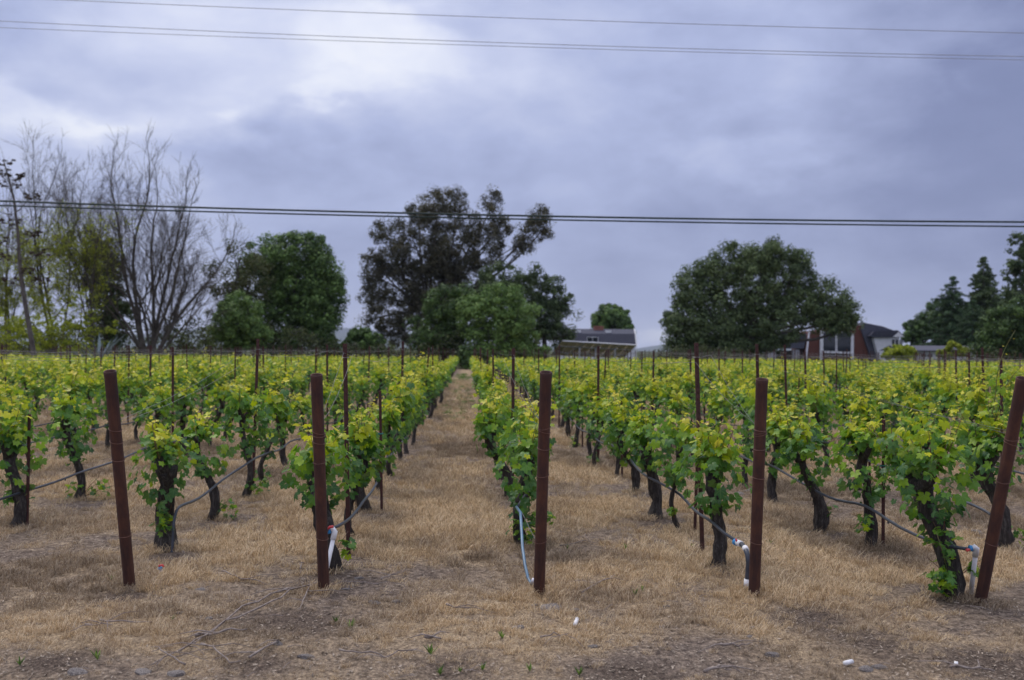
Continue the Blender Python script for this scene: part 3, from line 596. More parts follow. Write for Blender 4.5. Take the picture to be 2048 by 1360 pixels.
for u in (.28, .50, .76):
    for v in (.3, .8):
        p = P(u, v); mb = MB(); mb.tube([(p.x, p.y, 0), (p.x, p.y, p.z-.05)], .08, 6); link('post', mb.mesh('post', m_alu), s.root)
    mb = MB(); p, q = P(u-.1, .98), P(u+.02, .02); mb.tube([p-Vector((0, 0, .06)), q-Vector((0, 0, .06))], .05, 4); link('rafter', mb.mesh('rafter', m_alu), s.root)
# redwood house with mansard roof
h = House('redwood_house', 'redwood and white house with steep slate roof behind the broad dark tree', 'house', 1700, 138)
h.poly('wall', [(1606, 728), (1618, 664), (1728, 650), (1745, 728)], .3, 7, m_redwood)
h.poly('roof', [(1726, 645), (1722, 658), (1745, 728), (1757, 728), (1742, 672), (1800, 671), (1806, 668), (1800, 665), (1764, 652)], -.1, 8, m_shingle)
h.poly('dormer_roof', [(1733, 672), (1741, 663), (1788, 660), (1800, 671), (1792, 674), (1742, 675)], -1.3, .2, m_shingle2)
h.poly('wall', [(1742, 675), (1756, 728), (1793, 728), (1793, 674)], -1.0, 6, m_white)
h.poly('gable', [(1778, 674), (1789, 664), (1801, 673)], -1.36, -1.05, m_trim)
h.poly('wall', [(1793, 680), (1793, 728), (1808, 728), (1808, 680)], .5, 6, m_grey)
h.window(1776, 1792, 677, 696, -1.02)
for a, b in ((1643, 1673), (1674, 1704)): h.window(a, b, 664, 712, .27, panes=1)
h.poly('column', [(1640, 662), (1646, 662), (1646, 728), (1640, 728)], -.1, .15, m_trim); h.poly('column', [(1702, 668), (1707, 668), (1707, 728), (1702, 728)], -.1, .15, m_trim)
h.poly('balcony', [(1646, 702), (1702, 704), (1702, 708), (1646, 706)], -.3, .1, m_trim)
h.poly('roof', [(1560, 668), (1612, 668), (1606, 698), (1553, 698)], -.4, 5, m_shingle, label='low dark lean-to roof')
h.poly('wall', [(1545, 702), (1608, 702), (1608, 728), (1545, 728)], .9, 5, m_dark)  # near-black block: shade of the garage between the pillars painted as colour
for a in (1538, 1585): h.poly('pillar', [(a, 700), (a+13, 700), (a+13, 730), (a, 730)], -.2, .3, m_grey)
mb = MB(); mb.tube([(h.x(1602), -2, 0), (h.x(1616), -.5, h.z(664))], .12, 5); tg = link('leaning_pole', mb.mesh('leaning_pole', m_alu), h.root)
# low building
h = House('low_outbuilding', 'long low white outbuilding with slate roof right of the yellow bush', 'building', 1880, 118)
h.poly('wall', [(1806, 702), (1806, 732), (1952, 732), (1952, 703)], 0, 6, m_white)
mb = MB(); a, b = h.x(1798), h.x(1962); mb.add([(a, -.5, h.z(703)), (b, -.5, h.z(703)), (b, -.5, h.z(701)), (a, -.5, h.z(701)), (a, 3, h.z(691)), (b, 3, h.z(691)), (a, 6.5, h.z(702)), (b, 6.5, h.z(702))], [(0, 1, 2, 3), (3, 2, 5, 4), (4, 5, 7, 6), (0, 6, 7, 1), (0, 3, 4, 6), (1, 7, 5, 2)]); link('roof', mb.mesh('roof', m_shingle), h.root)
h.window(1840, 1866, 707, 716, -.01, panes=2); h.window(1876, 1890, 707, 716, -.01, panes=1)
# ------------------------------------------------------------------ overhead cables
def cable(label, pts, rad, mat, Z, group):
    P_ = np.polyfit([p[0] for p in pts], [p[1] for p in pts], 2); mb = MB()
    mb.tube([at(x, np.polyval(P_, x), Z) for x in np.linspace(-900, 2950, 50)], rad, 6); o = link('overhead_cable', mb.mesh('overhead_cable', mat, True)); tag(o, label, 'cable', group)
G_ = 'overhead cables crossing the sky'
cable('topmost thin power line high in the sky', [(130, 0), (1024, 36), (2048, 66)], .011, m_cable2, 33, G_)
cable('upper of the close pair of thin power lines high in the sky', [(0, 42), (1024, 86), (2048, 113)], .011, m_cable2, 33.4, G_)
cable('lower of the close pair of thin power lines high in the sky', [(0, 55), (1024, 93), (2048, 120)], .010, m_cable2, 33.8, G_)
cable('upper and thicker black cable crossing in front of the trees', [(0, 402), (1024, 431), (2048, 444)], .032, m_cable, 31, G_)
cable('lower and thinner black cable crossing in front of the trees', [(0, 411), (1024, 438), (2048, 453)], .026, m_cable, 31, G_)

# ------------------------------------------------------------------ grape leaves
A1 = [(0, 1.0), (13, .84), (27, .62), (40, .82), (54, .92), (69, .72), (82, .56), (104, .70), (130, .58), (160, .42)]
A2 = [(0, 1.0), (27, .66), (52, .92), (82, .58), (112, .68), (155, .45)]
def leaf_geo(A, cup, fold, wave, seed, ring):
    r = np.random.default_rng(seed)
    an = [(-a, v) for a, v in A[:0:-1]]+A; pts = []
    for a, v in an: v *= 1+r.normal()*.05; t = R(a+r.normal()*2); pts.append((v*math.sin(t), v*math.cos(t)))
    pts = np.array(pts); n = len(pts)
    def zf(p): 
        rr = np.linalg.norm(p, axis=-1); return -cup*rr**2+fold*np.abs(p[..., 0])+wave*np.sin(p[..., 0]*5+seed)*rr*.6+wave*np.cos(p[..., 1]*6+seed*2)*rr*.5
    if ring:
        mid = pts*.52; P2 = np.concatenate(([[0, 0]], mid, pts)); F = []
        for i in range(n):
            j = (i+1) % n
            if i == n-1: continue
            F += [(0, 1+j, 1+i), (1+i, 1+j, 1+n+j), (1+i, 1+n+j, 1+n+i)]
    else:
        P2 = np.concatenate(([[0, 0]], pts)); F = [(0, 1+i+1, 1+i) for i in range(n-1)]
    V = np.column_stack((P2, zf(P2))); return V, np.array(F), P2
NSH = 5
HI = [leaf_geo(A1, *p, i, True) for i, p in enumerate(((.28, .18, .10), (.15, .30, .14), (.42, .05, .08), (-.10, .25, .12), (.30, -.12, .16)))]
LO = [leaf_geo(A2, *p, i, False) for i, p in enumerate(((.28, .18, .10), (.15, .30, .14), (.42, .05, .08), (-.10, .25, .12), (.30, -.12, .16)))]
leaf_meshes = {}
for s_i in range(NSH):
    for ab_ in range(6):
        V, F, uv = HI[s_i]; cc = np.tile(np.array(((ab_+.5)/6, (s_i*.37+ab_*.21) % 1*.5, 0, 1)), (len(V), 1))
        leaf_meshes[(s_i, ab_)] = raw_mesh('grape_leaf', V, F, m_leaf, cc, uv, True)
def join_leaves(name, LV, geo, mat=None):
    Vs, Fs, Cs, Us = [], [], [], []; n = 0
    for (pos, M3, size, age, si, rv) in LV:
        V, F, uv = geo[si]; Vs.append(V@(M3.T*size)+pos); Fs.append(F+n); n += len(V); Us.append(uv)
        Cs.append(np.tile(np.array((age, rv, 0, 1)), (len(V), 1)))
    return raw_mesh(name, np.concatenate(Vs), np.concatenate(Fs), mat or m_leaf, np.concatenate(Cs), np.concatenate(Us), True)
def leaf_frame(r, out, droop):
    # blade hangs from the petiole: tip direction outward and down, face outward/up
    o = np.array(out)+r.normal(size=3)*.55; o[2] = 0; o /= np.linalg.norm(o)+1e-9
    tip = o*math.cos(droop)+np.array((0, 0, -math.sin(droop))); tip += r.normal(size=3)*.25; tip /= np.linalg.norm(tip)
    nrm = o*math.sin(droop)+np.array((0, 0, math.cos(droop)))+r.normal(size=3)*.35; nrm -= tip*nrm.dot(tip); nrm /= np.linalg.norm(nrm)
    x = np.cross(tip, nrm); return np.column_stack((x, tip, nrm))
def gen_vine(seed, fat=.07, lean=(0, 0), head=.70, top=1.10, wid=.27, along=.38, nleaf=275, low=.44, tuft=None, spire=None, lod=0, ak=1.0, tall=None, thin=False, dead=0):
    """returns trunk MB, list of canes (pts,rad), leaves; origin at the trunk's base, row along Y"""
    r = np.random.default_rng(seed); tm = MB(); canes = []; LV = []
    hp = np.array((lean[0], lean[1], head)); kx, ky = r.normal(size=2)*.05
    n = 11; t = np.linspace(0, 1, n); P_ = np.column_stack((hp[0]*t+kx*np.sin(t*np.pi*1.5)+r.normal(size=n)*.006, hp[1]*t+ky*np.sin(t*np.pi*1.3), head*t-.06*(1-t)))
    rad = fat*(1.22-.45*t+.12*np.exp(-t*9)+.25*np.exp(-((t-1)/.12)**2)); rad *= .70*(1+r.normal(size=n)*.10)
    tm.tube(P_, rad, 14 if lod == 0 else 7, rough=.36, seed=seed)
    if lod == 0:      # loose bark strips
        for k in range(14):
            i = r.integers(1, n-2); a = r.random()*6.28; d = np.array((math.cos(a), math.sin(a), 0)); p = P_[i]+d*rad[i]*.95; ln = r.uniform(.05, .14)
            w = np.array((-d[1], d[0], 0))*r.uniform(.006, .014); q = p+d*r.uniform(.008, .022)+np.array((0, 0, -ln)); q0 = p+np.array((0, 0, ln*.3))
            tm.add([q0-w*.6, q0+w*.6, q+w*.3, q-w*.3], [(0, 1, 2, 3)])
    heads = []
    for sgn in (1, -1):
        e = P_[-1]+np.array((r.normal()*.04, sgn*r.uniform(.10, .26), r.uniform(.04, .16))); m = (P_[-1]+e)/2+np.array((0, 0, -.02))
        tm.tube([P_[-1]-np.array((0, 0, .03)), m, e], [fat*.62, fat*.5, fat*.42], 8 if lod == 0 else 5, rough=.25, seed=seed+3); heads.append(e)
    heads.append(P_[-1]+np.array((0, 0, .03)))
    ns = 14 if not thin else 6
    for k in range(ns):
        h0 = heads[r.integers(len(heads))]; a = r.random()*6.283; ln = (top-h0[2])*r.uniform(.65, 1.45)
        if tall and k == 0: ln = tall
        d = np.array((math.cos(a)*.34*wid/.3, math.sin(a)*.55, 1.0)); d /= np.linalg.norm(d); pts = [h0]; q = h0.copy(); m = max(5, int(ln/.07))
        for i in range(m): d = d+r.normal(size=3)*.10+np.array((0, 0, .03)); d /= np.linalg.norm(d); q = q+d*ln/m; pts.append(q.copy())
        canes.append((np.array(pts), np.linspace(.0055, .0018, m+1)))
        for i in range(1, m+1):
            f = i/m; age = np.clip((.22-.08*(1-ak))+.75*f**(1.2+1.5*(1-ak))+r.normal()*.10, 0, 1)*(1 if f > .4 else .75); sz = (.080*(1-f)**.5+.022)*r.uniform(.8, 1.15)
            side = np.array((math.cos(i*2.6+a), math.sin(i*2.6+a), .2)); pos = pts[i]+side*(.03+.06*(1-f))
            LV.append((pos, leaf_frame(r, side, r.uniform(.2, .9) if f < .85 else r.uniform(-.6, .4)), sz, age, r.integers(NSH), r.random()))
            if f > .8:
                LV.append((pts[i]+r.normal(size=3)*.012, leaf_frame(r, r.normal(size=3), r.uniform(-.9, .2)), .022*r.uniform(.7, 1.3), min(1, .95), r.integers(NSH), r.random()))
    for e in (spire or []):
        h0 = heads[0]; e = np.array(e); m = 16; tt = np.linspace(0, 1, m+1)[:, None]; pts = h0+(e-h0)*tt+np.array((.05, 0, 0))*np.sin(tt*6); canes.append((pts, np.linspace(.006, .0018, m+1)))
        for i in range(2, m+1):
            f = i/m; side = np.array((math.cos(i*3.1), math.sin(i*3.1)*.4, .2))
            if f < .72: LV.append((pts[i]+side*.05, leaf_frame(r, side, r.uniform(.3, 1.0)), (.085-.055*f)*r.uniform(.85, 1.1), .18+.5*f, r.integers(NSH), r.random()))
            LV.append((pts[i]-side*.03, leaf_frame(r, -side, r.uniform(-.4, .6)), .03*(1.25-f)*r.uniform(.8, 1.2), .5+.45*f, r.integers(NSH), r.random()))
    rest = max(0, nleaf-len(LV)); cz = (low+top)/2-.02; hz = (top-low)/2
    for k in range(rest):
        for _ in range(20):
            v = r.uniform(-1, 1, 3)
            if .30 < np.linalg.norm(v*np.array((1, 1, .95))) < 1: break
        if r.random() < .6: v = v/np.linalg.norm(v)*r.uniform(.78, 1.0)
        zz = cz+v[2]*hz; sh = 1.0 if v[2] > -.2 else 1+.45*(v[2]+.2)
        off = hp*(zz/head if zz < head else 1)
        pos = np.array((off[0]+v[0]*wid*sh, off[1]+v[1]*along*sh, zz+.04*r.normal()))
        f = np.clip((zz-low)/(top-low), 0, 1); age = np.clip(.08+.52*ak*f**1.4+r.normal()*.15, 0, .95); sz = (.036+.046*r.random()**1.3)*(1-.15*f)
        out = np.array((v[0], v[1]*.8, .1)); LV.append((pos, leaf_frame(r, out, r.uniform(.45, 1.35)), sz, age, r.integers(NSH), r.random()))
    if tuft:
        for (tx, ty, tz, rr, n_) in tuft:
            c0 = np.array((tx, ty, tz)); a0 = P_[min(n-1, int(tz/head*n))]
            for k in range(3):
                e = c0+r.normal(size=3)*rr*.7+np.array((0, 0, rr*.5)); canes.append((np.array([a0, (a0+e)/2+np.array((0, 0, .02)), e]), np.array([.004, .003, .002])))
            for k in range(n_):
                v = r.normal(size=3); v /= np.linalg.norm(v); pos = c0+v*rr*r.uniform(.3, 1.0); pos[2] = max(pos[2], .03)
                LV.append((pos, leaf_frame(r, v, r.uniform(.1, 1.1)), r.uniform(.028, .052), np.clip(r.normal(.28, .15), 0, .8), r.integers(NSH), r.random()))
    return tm, canes, LV
# ------------------------------------------------------------------ rows
FIRST_Y = 7.9; END_Y = 82.0; SP = 1.45
def row_x(k): return .505+1.5*k if k >= -1 else {-2: -2.56, -3: -4.38}.get(k, -4.38+(k+3)*1.5)     # row 0 = behind the middle pipe post
ROWN = {-3: 'the third row left of the grass aisle', -2: 'the row of the leftmost pipe post', -1: 'the row just left of the grass aisle', 0: 'the row just right of the grass aisle', 1: 'the second row right of the grass aisle', 2: 'the row of the rightmost pipe post', 3: 'the fourth row right of the grass aisle'}
def rown(k):
    if k in ROWN: return ROWN[k]
    return f'the {ORD[-k]} row left of the grass aisle' if k < 0 else f'the {ORD[k+1]} row right of the grass aisle'
hero_spec = {
 -3: [((30, 1052), dict(fat=.085, tuft=[(-.05, 0, .30, .09, 16), (.09, 0, .27, .07, 8)], nleaf=250, top=1.12, low=.42), 'thick-trunked vine cut by the left edge, stake at its right'),
      ((158, 1000), dict(fat=.058, tuft=[(-.05, 0, .13, .13, 24), (.22, 0, .13, .13, 22)], head=.8, low=.5, top=1.2, lean=(-.1, 0)), 'vine with a leafy sucker tuft round its foot near the left edge')],
 -2: [((337, 1100), dict(fat=.09, tuft=[(-.01, -.08, .25, .10, 34)], low=.48, top=1.05, lean=(-.05, 0), wid=.27, nleaf=210), 'front vine right of the leftmost pipe post, leaf tuft on its trunk'),
      ((420, 1038), dict(fat=.055, tuft=[(.17, 0, .09, .12, 26)], head=.72, low=.52, top=1.05, lean=(-.06, 0), nleaf=220), 'crooked vine with peeling trunk and a leafy tuft at its right foot'),
      ((492, 997), dict(fat=.05, tuft=[(.13, 0, .13, .16, 34)], head=.9, low=.62, top=1.25), 'tall dark vine with a bushy tuft at its foot, behind the peeling one'),
      ((533, 965), dict(fat=.045), None), ((575, 932), dict(fat=.045, tuft=[(0, 0, .15, .16, 40)]), None)],
 -1: [((668, 1143), dict(fat=.085, lean=(-.12, 0), tuft=[(.09, 0, .18, .09, 14)], low=.55, top=1.10, wid=.27, head=.68, nleaf=230), 'front vine with thick leaning trunk behind the pipe post left of the aisle'),
      ((711, 1078), dict(fat=.038, low=.56, top=1.08, wid=.26), 'slender knobbly vine between two thick leaning ones left of the aisle'),
      ((745, 1020), dict(fat=.078, lean=(-.2, 0), low=.5, tuft=[(-.16, 0, .35, .12, 12)]), 'thick leaning vine third in the row left of the aisle'),
      ((766, 985), dict(fat=.035), None), ((785, 952), dict(fat=.06, lean=(-.08, 0), tuft=[(.2, 0, .12, .1, 14)]), None)],
 0: [((1048, 1092), dict(fat=.065, lean=(-.03, 0), tuft=[(.02, 0, .16, .19, 60), (.22, 0, .27, .07, 10)], low=.42, top=1.14, wid=.24, along=.52, nleaf=310), 'front vine left of the middle pipe post, sucker leaves round its foot')],
 1: [((1437, 1136), dict(fat=.075, low=.52, top=1.13, wid=.34, lean=(-.03, 0), nleaf=280), 'broad front vine left of the second pipe post from the right'),
     ((1368, 1062), dict(fat=.028, thin=True, lean=(-.13, 0), head=.75, low=.55, wid=.22, nleaf=170, tuft=[(-.12, 0, .2, .06, 10)]), 'spindly young vine tied to a stake beside the broad front vine'),
     ((1310, 1035), dict(fat=.075, lean=(-.06, 0), low=.6), 'thick vine third in the second row right of the aisle'),
     ((1265, 987), dict(fat=.06, lean=(-.1, 0)), None), ((1229, 957), dict(fat=.055), None)],
 2: [((1905, 1196), dict(fat=.095, lean=(-.16, .1), tuft=[(-.10, -.08, .18, .14, 46), (-.14, -.08, .42, .13, 30), (.17, 0, .2, .08, 14)], low=.58, top=1.22, wid=.34, nleaf=290, head=.78), 'biggest front vine at right, suckers up its trunk beside a white pipe'),
     ((1742, 1096), dict(fat=.058, lean=(-.06, 0), tuft=[(-.08, -.03, .22, .09, 22)], low=.50, top=1.12, head=.8), 'vine with a small leaf tuft low on its trunk, left of the biggest one'),
     ((1637, 1060), dict(fat=.07, lean=(-.12, 0), tuft=[(.12, 0, .2, .08, 8)], low=.52, wid=.3), 'leaning vine just right of the second pipe post from the right'),
     ((1548, 1010), dict(fat=.06), None)],
 3: [((1985, 1095), dict(fat=.095, low=.6, top=1.2, tuft=[(.25, 0, .1, .1, 12)], spire=[(.16, -.1, 1.93), (.28, 0, 1.62)]), 'thick vine behind the rightmost pipe post, its tall shoots rising above the others'),
     ((1840, 1020), dict(fat=.05), None)],
}
vines = []      # (k, idx, x, y, spec, label)
for k in range(-34, 36):
    y = None; idx = 0
    for (pxy, sp, lb) in hero_spec.get(k, []):
        g = gnd(*pxy); idx += 1; vines.append((k, idx, g.x, g.y, sp, lb)); y = g.y
    if y is None: y = FIRST_Y+random.uniform(-.2, .5)-SP
    while y+SP < END_Y:
        y += SP; idx += 1
        if random.random() < .03: continue
        vines.append((k, idx, row_x(k)+random.gauss(0, .04), y+random.gauss(0, .08), None, None))
def in_view(x, y, margin=130):
    p = topx((x, y, .6)); return p[2] > 1 and -margin-900/p[2] < p[0] < 2048+margin+900/p[2]
vines = [v for v in vines if in_view(v[2], v[3])]
vines.sort(key=lambda v: math.hypot(v[2], v[3]))
G_V = 'grapevines planted in rows'
# shared variants
VAR = []
for i in range(16):
    tm, canes, LV = gen_vine(900+i, fat=.040+.008*(i % 4), lean=(random.gauss(0, .07), 0), low=.36+.05*(i % 4), top=1.08+.045*(i % 5), nleaf=265, wid=.23+.02*(i % 3), along=.40+.04*(i % 3), lod=1, head=.72, tall=(.75 if i % 4 == 0 else None), tuft=[(.05, 0, .12, .13, 22)] if i % 5 == 2 else None)
    for pts, rd in canes: tm.tube(pts, rd, 3, 1, caps=False)
    VAR.append((tm.mesh('trunk', [m_bark, m_shoot], True), join_leaves('foliage', LV, LO)))
N_IND = 298; hero_n = 0
def edge_rank(rows):      # counts the ones of a row that show, from the picture's edge inwards
    out = {}; seen = {}
    for (k, i, x, y) in sorted(rows, key=lambda v: v[3]):
        if 8 < topx((x, y, 1.1))[0] < 2040: seen[k] = seen.get(k, 0)+1; out[(k, i)] = seen[k]
    return out
vrank = edge_rank([v[:4] for v in vines[:N_IND]])
for vi, (k, idx, x, y, sp, lb) in enumerate(vines[:N_IND]):
    d = math.hypot(x, y); near_row = -4 <= k <= 5
    if lb: label = lb
    elif near_row and idx <= 24: label = f'{ORD[idx]} grapevine from the front in {rown(k)}'
    elif (k, idx) in vrank: label = f'{ORD[vrank[(k, idx)]]} grapevine in from the {"left" if k < 0 else "right"} edge in {rown(k).replace("grass aisle", "aisle")}'
    else: label = f'leafy grapevine out in {rown(k)}'
    z0 = float(gh(x, y)); root = thing('grapevine', label, 'grapevine', (x, y, z0), 0, G_V)
    if d < 12.3 and hero_n < 30:
        hero_n += 1
        tm, canes, LV = gen_vine(3000+vi, ak=.78, **({**sp, 'low': sp.get('low', .47)-.07} if sp else dict(fat=.05+.02*random.random(), lean=(random.gauss(0, .06), 0), nleaf=265 if k else 300, along=.40 if k else .58, wid=.27 if k else .25, low=random.uniform(.38, .5), top=random.uniform(1.08, 1.24))))
        link('trunk', tm.mesh('trunk', m_bark, True), root)
        for pts, rd in canes:
            cm = MB(); cm.tube(pts, rd, 5); link('cane', cm.mesh('cane', m_cane if random.random() < .5 else m_shoot, True), root)
        LV.sort(key=lambda l: -l[2]); nb = 150 if d < 10.5 else 95; big, small = LV[:nb], LV[nb:]
        for (pos, M3, size, age, si, rv) in big:
            o = bpy.data.objects.new('leaf', leaf_meshes[(int(si), min(5, int(age*6)))]); COL.objects.link(o); o.parent = root
            o.matrix_local = Matrix.Translation(Vector(pos)) @ Matrix(M3.tolist()).to_4x4() @ Matrix.Scale(size, 4)
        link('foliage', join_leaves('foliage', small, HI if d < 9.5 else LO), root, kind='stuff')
    else:
        tv, fv = VAR[random.randrange(16)]
        link('trunk', tv, root); f_o = link('foliage', fv, root, kind='stuff')
        if random.random() < .5: root.rotation_euler.z = math.pi
        sc_ = random.uniform(.9, 1.08); root.scale = (sc_, sc_*random.uniform(.95, 1.1), sc_*random.uniform(.93, 1.08))
print('heroes', hero_n, 'vines', len(vines))
# the rest of the field as one mass
r = np.random.default_rng(11); rest = np.array([(v[2], v[3]) for v in vines[N_IND:]]); nv = len(rest); per = 72
dist = np.hypot(rest[:, 0], rest[:, 1]); C = np.repeat(rest, per, 0); m = len(C)
v = rand_dirs(m, r)*(.55+.45*r.random(m))[:, None]; hv = np.repeat(.9+.2*r.random(nv), per)
P_ = np.column_stack((C[:, 0]+v[:, 0]*.33, C[:, 1]+v[:, 1]*.56, (.84+v[:, 2]*.34)*hv+(r.random(m) < .10)*r.random(m)*.2))
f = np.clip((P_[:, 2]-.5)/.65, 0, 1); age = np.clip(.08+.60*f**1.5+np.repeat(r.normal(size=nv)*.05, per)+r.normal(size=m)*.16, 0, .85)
nrm = v+r.normal(size=(m, 3))*.5+np.array((0, 0, .4)); nrm /= np.linalg.norm(nrm, axis=1)[:, None]
U = np.cross(nrm, rand_dirs(m, r)); U /= np.linalg.norm(U, axis=1)[:, None]; Vv = np.cross(nrm, U); s_ = .072*(.6+.7*r.random(m))
V, F = quads(P_, U, Vv, s_, s_*.85); rv = r.random(m)
tk = []  # trunks for the mass
me = raw_mesh('distant_grapevine_rows', V, F, m_leaf, np.column_stack((age, rv, rv*0, rv*0+1)).repeat(4, 0), np.tile(np.array(((-.4, .4), (0, 0), (.4, .4), (0, .8))), (m, 1)))
o = link('distant_grapevine_rows', me, kind='stuff'); o['label'] = 'far rows of yellow green grapevines'; 
Vt = np.array([(a*.05, b*.05, z) for z in (0, .75) for a, b in ((1, 0), (-.5, .87), (-.5, -.87))]); Ft = np.array([(0, 1, 4, 3), (1, 2, 5, 4), (2, 0, 3, 5)])
V = (np.column_stack((rest, np.zeros(nv)))[:, None, :]+Vt[None]).reshape(-1, 3); F = (np.arange(nv)[:, None, None]*6+Ft[None]).reshape(-1, 4)
link('distant_vine_trunks', raw_mesh('distant_vine_trunks', V, F, m_bark), kind='stuff')
# ------------------------------------------------------------------ steel stakes along the rows
sm = MB()      # T-section stake with studs
def tsec(mb, h, z0=-.1, studs=True):
    mb.box(-.018, .018, -.003, .003, z0, h); mb.box(-.003, .003, .0032, .032, z0, h)
    if studs:
        z = .15
        while z < h-.03: mb.box(-.006, .006, -.010, -.0032, z, z+.014); z += .055
tsec(sm, 1.78); stake_mesh = sm.mesh('steel_stake', m_stake)
clip = MB(); clip.tube([(.03*math.cos(a), .012+.03*math.sin(a), 1.66) for a in np.linspace(0, 6.283, 9)], .003, 3); clip_mesh = clip.mesh('wire_clip', m_wire)
stakes = []
for k in range(-34, 36):
    y = 8.3 if k % 2 else 11.9; i = 0
    while y < END_Y:
        i += 1
        if in_view(row_x(k), y, 60): stakes.append((k, i, row_x(k)+random.gauss(0, .03), y+random.gauss(0, .15)))
        y += 6.8
stakes.sort(key=lambda v: math.hypot(v[2], v[3])); G_S = 'rusty steel stakes along the rows'
srank = edge_rank(stakes[:298])
for n_, (k, i, x, y) in enumerate(stakes[:298]):
    d = math.hypot(x, y); near_row = -6 <= k <= 8
    label = f'{ORD[i]} tall rusty steel stake in {rown(k)}' if near_row else (f'{ORD[srank[(k, i)]]} steel stake in from the {"left" if k < 0 else "right"} edge in {rown(k).replace("grass aisle", "aisle")}' if (k, i) in srank else f'tall rusty steel stake out in {rown(k)}')
    o = link('steel_stake', stake_mesh, loc=(x, y, 0)); tag(o, label, 'stake', G_S)
    o.rotation_euler = (random.gauss(0, .018), random.gauss(0, .018) if not (k == 1 and i == 1) else -.05, random.uniform(-.5, .5)); o.scale = (1, 1, random.uniform(.97, 1.04))
    if d < 24: link('wire_clip', clip_mesh, o)
Vt = np.array([(a, b, z) for z in (0, 1) for a, b in ((.022, .015), (-.022, .015), (0, -.02))]); rs = np.array([(a, b, 0) for _, _, a, b in stakes[298:]])
if len(rs):
    hh = 1.72+.1*np.random.default_rng(3).random(len(rs)); V = rs[:, None, :]+Vt[None]*np.stack((np.ones(len(rs)), np.ones(len(rs)), hh), 1)[:, None, :]
    F = (np.arange(len(rs))[:, None, None]*6+Ft[None]).reshape(-1, 4); link('distant_steel_stakes', raw_mesh('distant_steel_stakes', V.reshape(-1, 3), F, m_stake), kind='stuff')
# short stakes tied to single vines
st2 = MB(); tsec(st2, 1.12, studs=True); st2m = st2.mesh('vine_stake', m_stake); tie = MB()
tie.tube([(.035*math.cos(a), .012+.035*math.sin(a), .72) for a in np.linspace(0, 6.283, 9)], .006, 4); tie_m = tie.mesh('plastic_tie', m_teal)
c_ = 0
for vi, (k, idx, x, y, sp, lb) in enumerate(vines[:110]):
    if random.random() < .16 or (k, idx) in ((-3, 1), (1, 2), (2, 2)):
        o = link('vine_stake', st2m, loc=(x+(.10 if (k, idx) != (-3, 1) else .12), y-.02, 0)); o.rotation_euler = (random.gauss(0, .03), random.gauss(0, .03), random.uniform(-.5, .5)); o.scale = (.8, .8, random.uniform(.85, 1.15))
        tag(o, f'short rusty stake beside the {ORD[idx]} grapevine in {rown(k)}' if idx < 24 else f'short rusty stake among far vines in {rown(k)}', 'stake', 'short stakes beside single vines')
        if random.random() < .35: link('plastic_tie', tie_m, o)
# ------------------------------------------------------------------ pipe end posts
posts = [((260, 1178), (220, 742), 6.68, 'leftmost rusty pipe post, leaning left', -2), ((648, 1185), (633, 749), 6.72, 'rusty pipe post just left of the grass aisle', -1),
         ((1078, 1188), (1092, 744), 6.66, 'middle rusty pipe post with pale orange rust under its rim', 0), ((1508, 1194), (1524, 758), 6.72, 'rusty pipe post beside the black bent hose, second from right', 1),
         ((1960, 1206), (2046, 756), 6.42, 'rightmost rusty pipe post, leaning far right', 2)]
postinfo = {}
for (b, t, Zt, lb, k) in posts:
    B = gnd(*b); T_ = at(t[0], t[1], Zt); ax = T_-B; H = ax.length; root = thing('pipe_post', lb, 'post', (B.x, B.y, 0), 0, 'rusty pipe end posts'); root.rotation_mode = 'QUATERNION'; root.rotation_quaternion = ax.to_track_quat('Z', 'Y')
    ro, ri = .040, .034; mb = MB(); n = 24; V = []; F = []
    rings = [(ro, -.15), (ro, H*.25), (ro, H*.5), (ro, H*.75), (ro, H-.05), (ro*1.02, H-.035), (ro*1.04, H-.004), (ro*.99, H), (ri, H-.003), (ri, H-.5)]
    for rr, z in rings: V += [(rr*math.cos(a), rr*math.sin(a), z) for a in np.arange(n)*2*math.pi/n]
    for i in range(len(rings)-1):
        for j in range(n): F.append((i*n+j, i*n+(j+1) % n, (i+1)*n+(j+1) % n, (i+1)*n+j))
    F.append(tuple(range((len(rings)-1)*n, len(rings)*n))); mb.add(V, F); link('pipe', mb.mesh('pipe', m_rust, True), root)
    fr = {-2: (.80, .785, .64, .39, .22), -1: (.64, .625, .56, .48, .22), 0: (.665, .65, .59, .47, .21), 1: (.70, .69, .68, .61, .475, .22), 2: (.44, .455, .31, .62, .20)}[k]
    fr = {-2: (.665, .65, .60, .42, .25), -1: (.745, .73, .70, .61, .26), 0: (.76, .745, .67, .55, .25), 1: (.775, .765, .755, .69, .56, .26), 2: (.60, .59, .45, .24)}[k] if k in (-1, 0, 1) else {-2: (.745, .69, .61, .26), 2: (.745, .725, .56, .28)}[k]
    for fz in fr:
        rg_ = MB(); tl = random.uniform(-.012, .012); rg_.tube([((ro+.0025)*math.cos(a), (ro+.0025)*math.sin(a), H*fz+tl*math.cos(a)) for a in np.linspace(0, 6.283, 17)], .0028, 4); link('wire_wrap', rg_.mesh('wire_wrap', m_rwire), root)
    postinfo[k] = (B, ax)
def post_pt(k, z):
    if k in postinfo: B, ax = postinfo[k]; p = B+ax*(z/ax.z); return np.array(p)+np.array((0, .04, 0))
    return np.array((row_x(k), 7.0, z))
